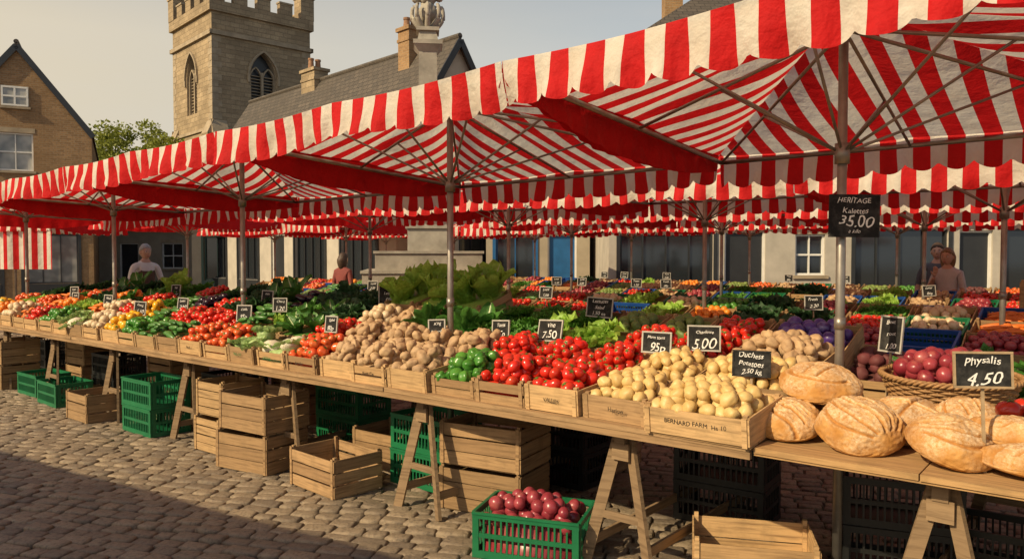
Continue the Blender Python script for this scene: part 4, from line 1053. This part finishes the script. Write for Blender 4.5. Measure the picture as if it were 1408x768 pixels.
# ------------------------------------------------------------------ ground
bm_=brickmat('ground_setts',(.22,.17,.12),(.15,.12,.085),(.05,.04,.03),.22,.12,.012,.3,.7,.8,.5)
b=MB(); b.add([(-350,-60,0),(350,-60,0),(350,600,0),(-350,600,0)],[(0,1,2,3)])
b.obj('ground',[bm_],Matrix.Translation((0,0,-.026)))
m,nt,out=newmat('cobble_stone')
co=objco(nt)
c=mixc(nt,island(nt),(.33,.255,.17),(.17,.135,.10))
c=mixc(nt,ramp(nt,noisen(nt,co,.8,3),.4,.75,0,.7),c,(.30,.225,.145))
c=mixc(nt,ramp(nt,noisen(nt,co,40,6,.7),.46,.75),c,(.085,.065,.05))
princ(nt,out,c,ramp(nt,noisen(nt,co,15),.2,.9,.35,.9),bump(nt,noisen(nt,co,34,7,.75),.85,.014),spec=.4)
M_cob=m
ga=R(-16); cs,sn=math.cos(ga),math.sin(ga)
V=[];F=[]; rw=.108
ctr=np.array([-2.5,8.5])
for j in range(-110,94):
    y=j*rw; x=-13+rng.uniform(-.1,.1)
    while x<12:
        w=rng.uniform(.12,.215); cx=x+w/2; 
        yy=y+.10*math.sin(cx*.35)+.02*math.sin(cx*2.1+j)
        wx=ctr[0]+cx*cs-yy*sn; wy=ctr[1]+cx*sn+yy*cs
        if 1.5<wy<17 and abs(wx)<wy*.85+3.5:
            g=.0065; hw=w/2-g; hh=rw/2-g*.85+rng.normal()*.002; zt=rng.normal()*.0035; tx=rng.normal()*.025; ty=rng.normal()*.04; a=rng.normal()*.03
            ca_,sa_=math.cos(a),math.sin(a); o=len(V)
            js=rng.normal(size=(4,2))*.0045
            for lv,(iz,ins) in enumerate(((-.034,0),(-.009,.001),(-.0018,.007),(.001,.018))):
                for ci,(ex,ey) in enumerate(((-1,-1),(1,-1),(1,1),(-1,1))):
                    lx=ex*(hw-ins)+js[ci,0]; ly=ey*(hh-ins)+js[ci,1]
                    X=cx+lx*ca_-ly*sa_; Y=yy+lx*sa_+ly*ca_
                    V.append((ctr[0]+X*cs-Y*sn,ctr[1]+X*sn+Y*cs,iz+zt+lx*tx+ly*ty))
            for L in range(3):
                for q in range(4):
                    a0=o+L*4+q;a1=o+L*4+(q+1)%4; F+= [(a0,a1,a1+4),(a0,a1+4,a0+4)]
            F+= [(o+12,o+13,o+14),(o+12,o+14,o+15)]
        x+=w
me=trimesh('cobblestone_paving',np.array(V),np.array(F),np.zeros(len(F),int),[M_cob],True)
place('cobblestone_paving',me,Matrix())

# ------------------------------------------------------------------ light, sky, camera
el=R(34); az=Vector((-.80,-.60)).normalized()
sv=Vector((az.x*math.cos(el),az.y*math.cos(el),math.sin(el)))
L=bpy.data.lights.new('sun','SUN'); L.energy=5.0; L.angle=R(.5); L.color=(1,.80,.50)
lo=bpy.data.objects.new('sun',L); COL.objects.link(lo); lo.rotation_euler=sv.to_track_quat('Z','Y').to_euler()
w=bpy.data.worlds.new('World'); scene.world=w; w.use_nodes=True; nt=w.node_tree
bg=nt.nodes['Background']; sk=nt.nodes.new('ShaderNodeTexSky'); sk.sky_type='NISHITA'; sk.sun_disc=False
sk.sun_elevation=el; sk.sun_rotation=math.atan2(az.x,az.y); sk.dust_density=3; sk.air_density=1.0; sk.ozone_density=.8; sk.altitude=0
tc=nt.nodes.new('ShaderNodeTexCoord'); sp=nt.nodes.new('ShaderNodeSeparateXYZ'); nt.links.new(tc.outputs['Generated'],sp.inputs[0])
hz=ramp(nt,sp.outputs[2],.25,.55,.92,.02)
hc=mixc(nt,ramp(nt,sp.outputs[0],-.6,.3),(8.4,7.2,5.2),(5.2,5.9,6.3))
mp=nt.nodes.new('ShaderNodeMapping'); mp.inputs['Scale'].default_value=(1,1,4); nt.links.new(tc.outputs['Generated'],mp.inputs[0])
cl=noisen(nt,mp.outputs[0],2.2,5,.55)
hc=mixc(nt,ramp(nt,cl,.4,.75,0,.45),hc,(7.6,7.1,6.2))
col=mixc(nt,hz,sk.outputs[0],hc)
nt.links.new(col,bg.inputs[0]); bg.inputs[1].default_value=.095
cam=bpy.data.cameras.new('camera'); co_=bpy.data.objects.new('camera',cam); COL.objects.link(co_)
co_.location=(0,0,1.65); co_.rotation_euler=(R(90-1.85),0,0); cam.lens=26.85; cam.sensor_width=36; cam.clip_end=1500; cam.clip_start=.05
scene.camera=co_
scene.view_settings.view_transform='Standard'; scene.view_settings.look='None'; scene.view_settings.exposure=0
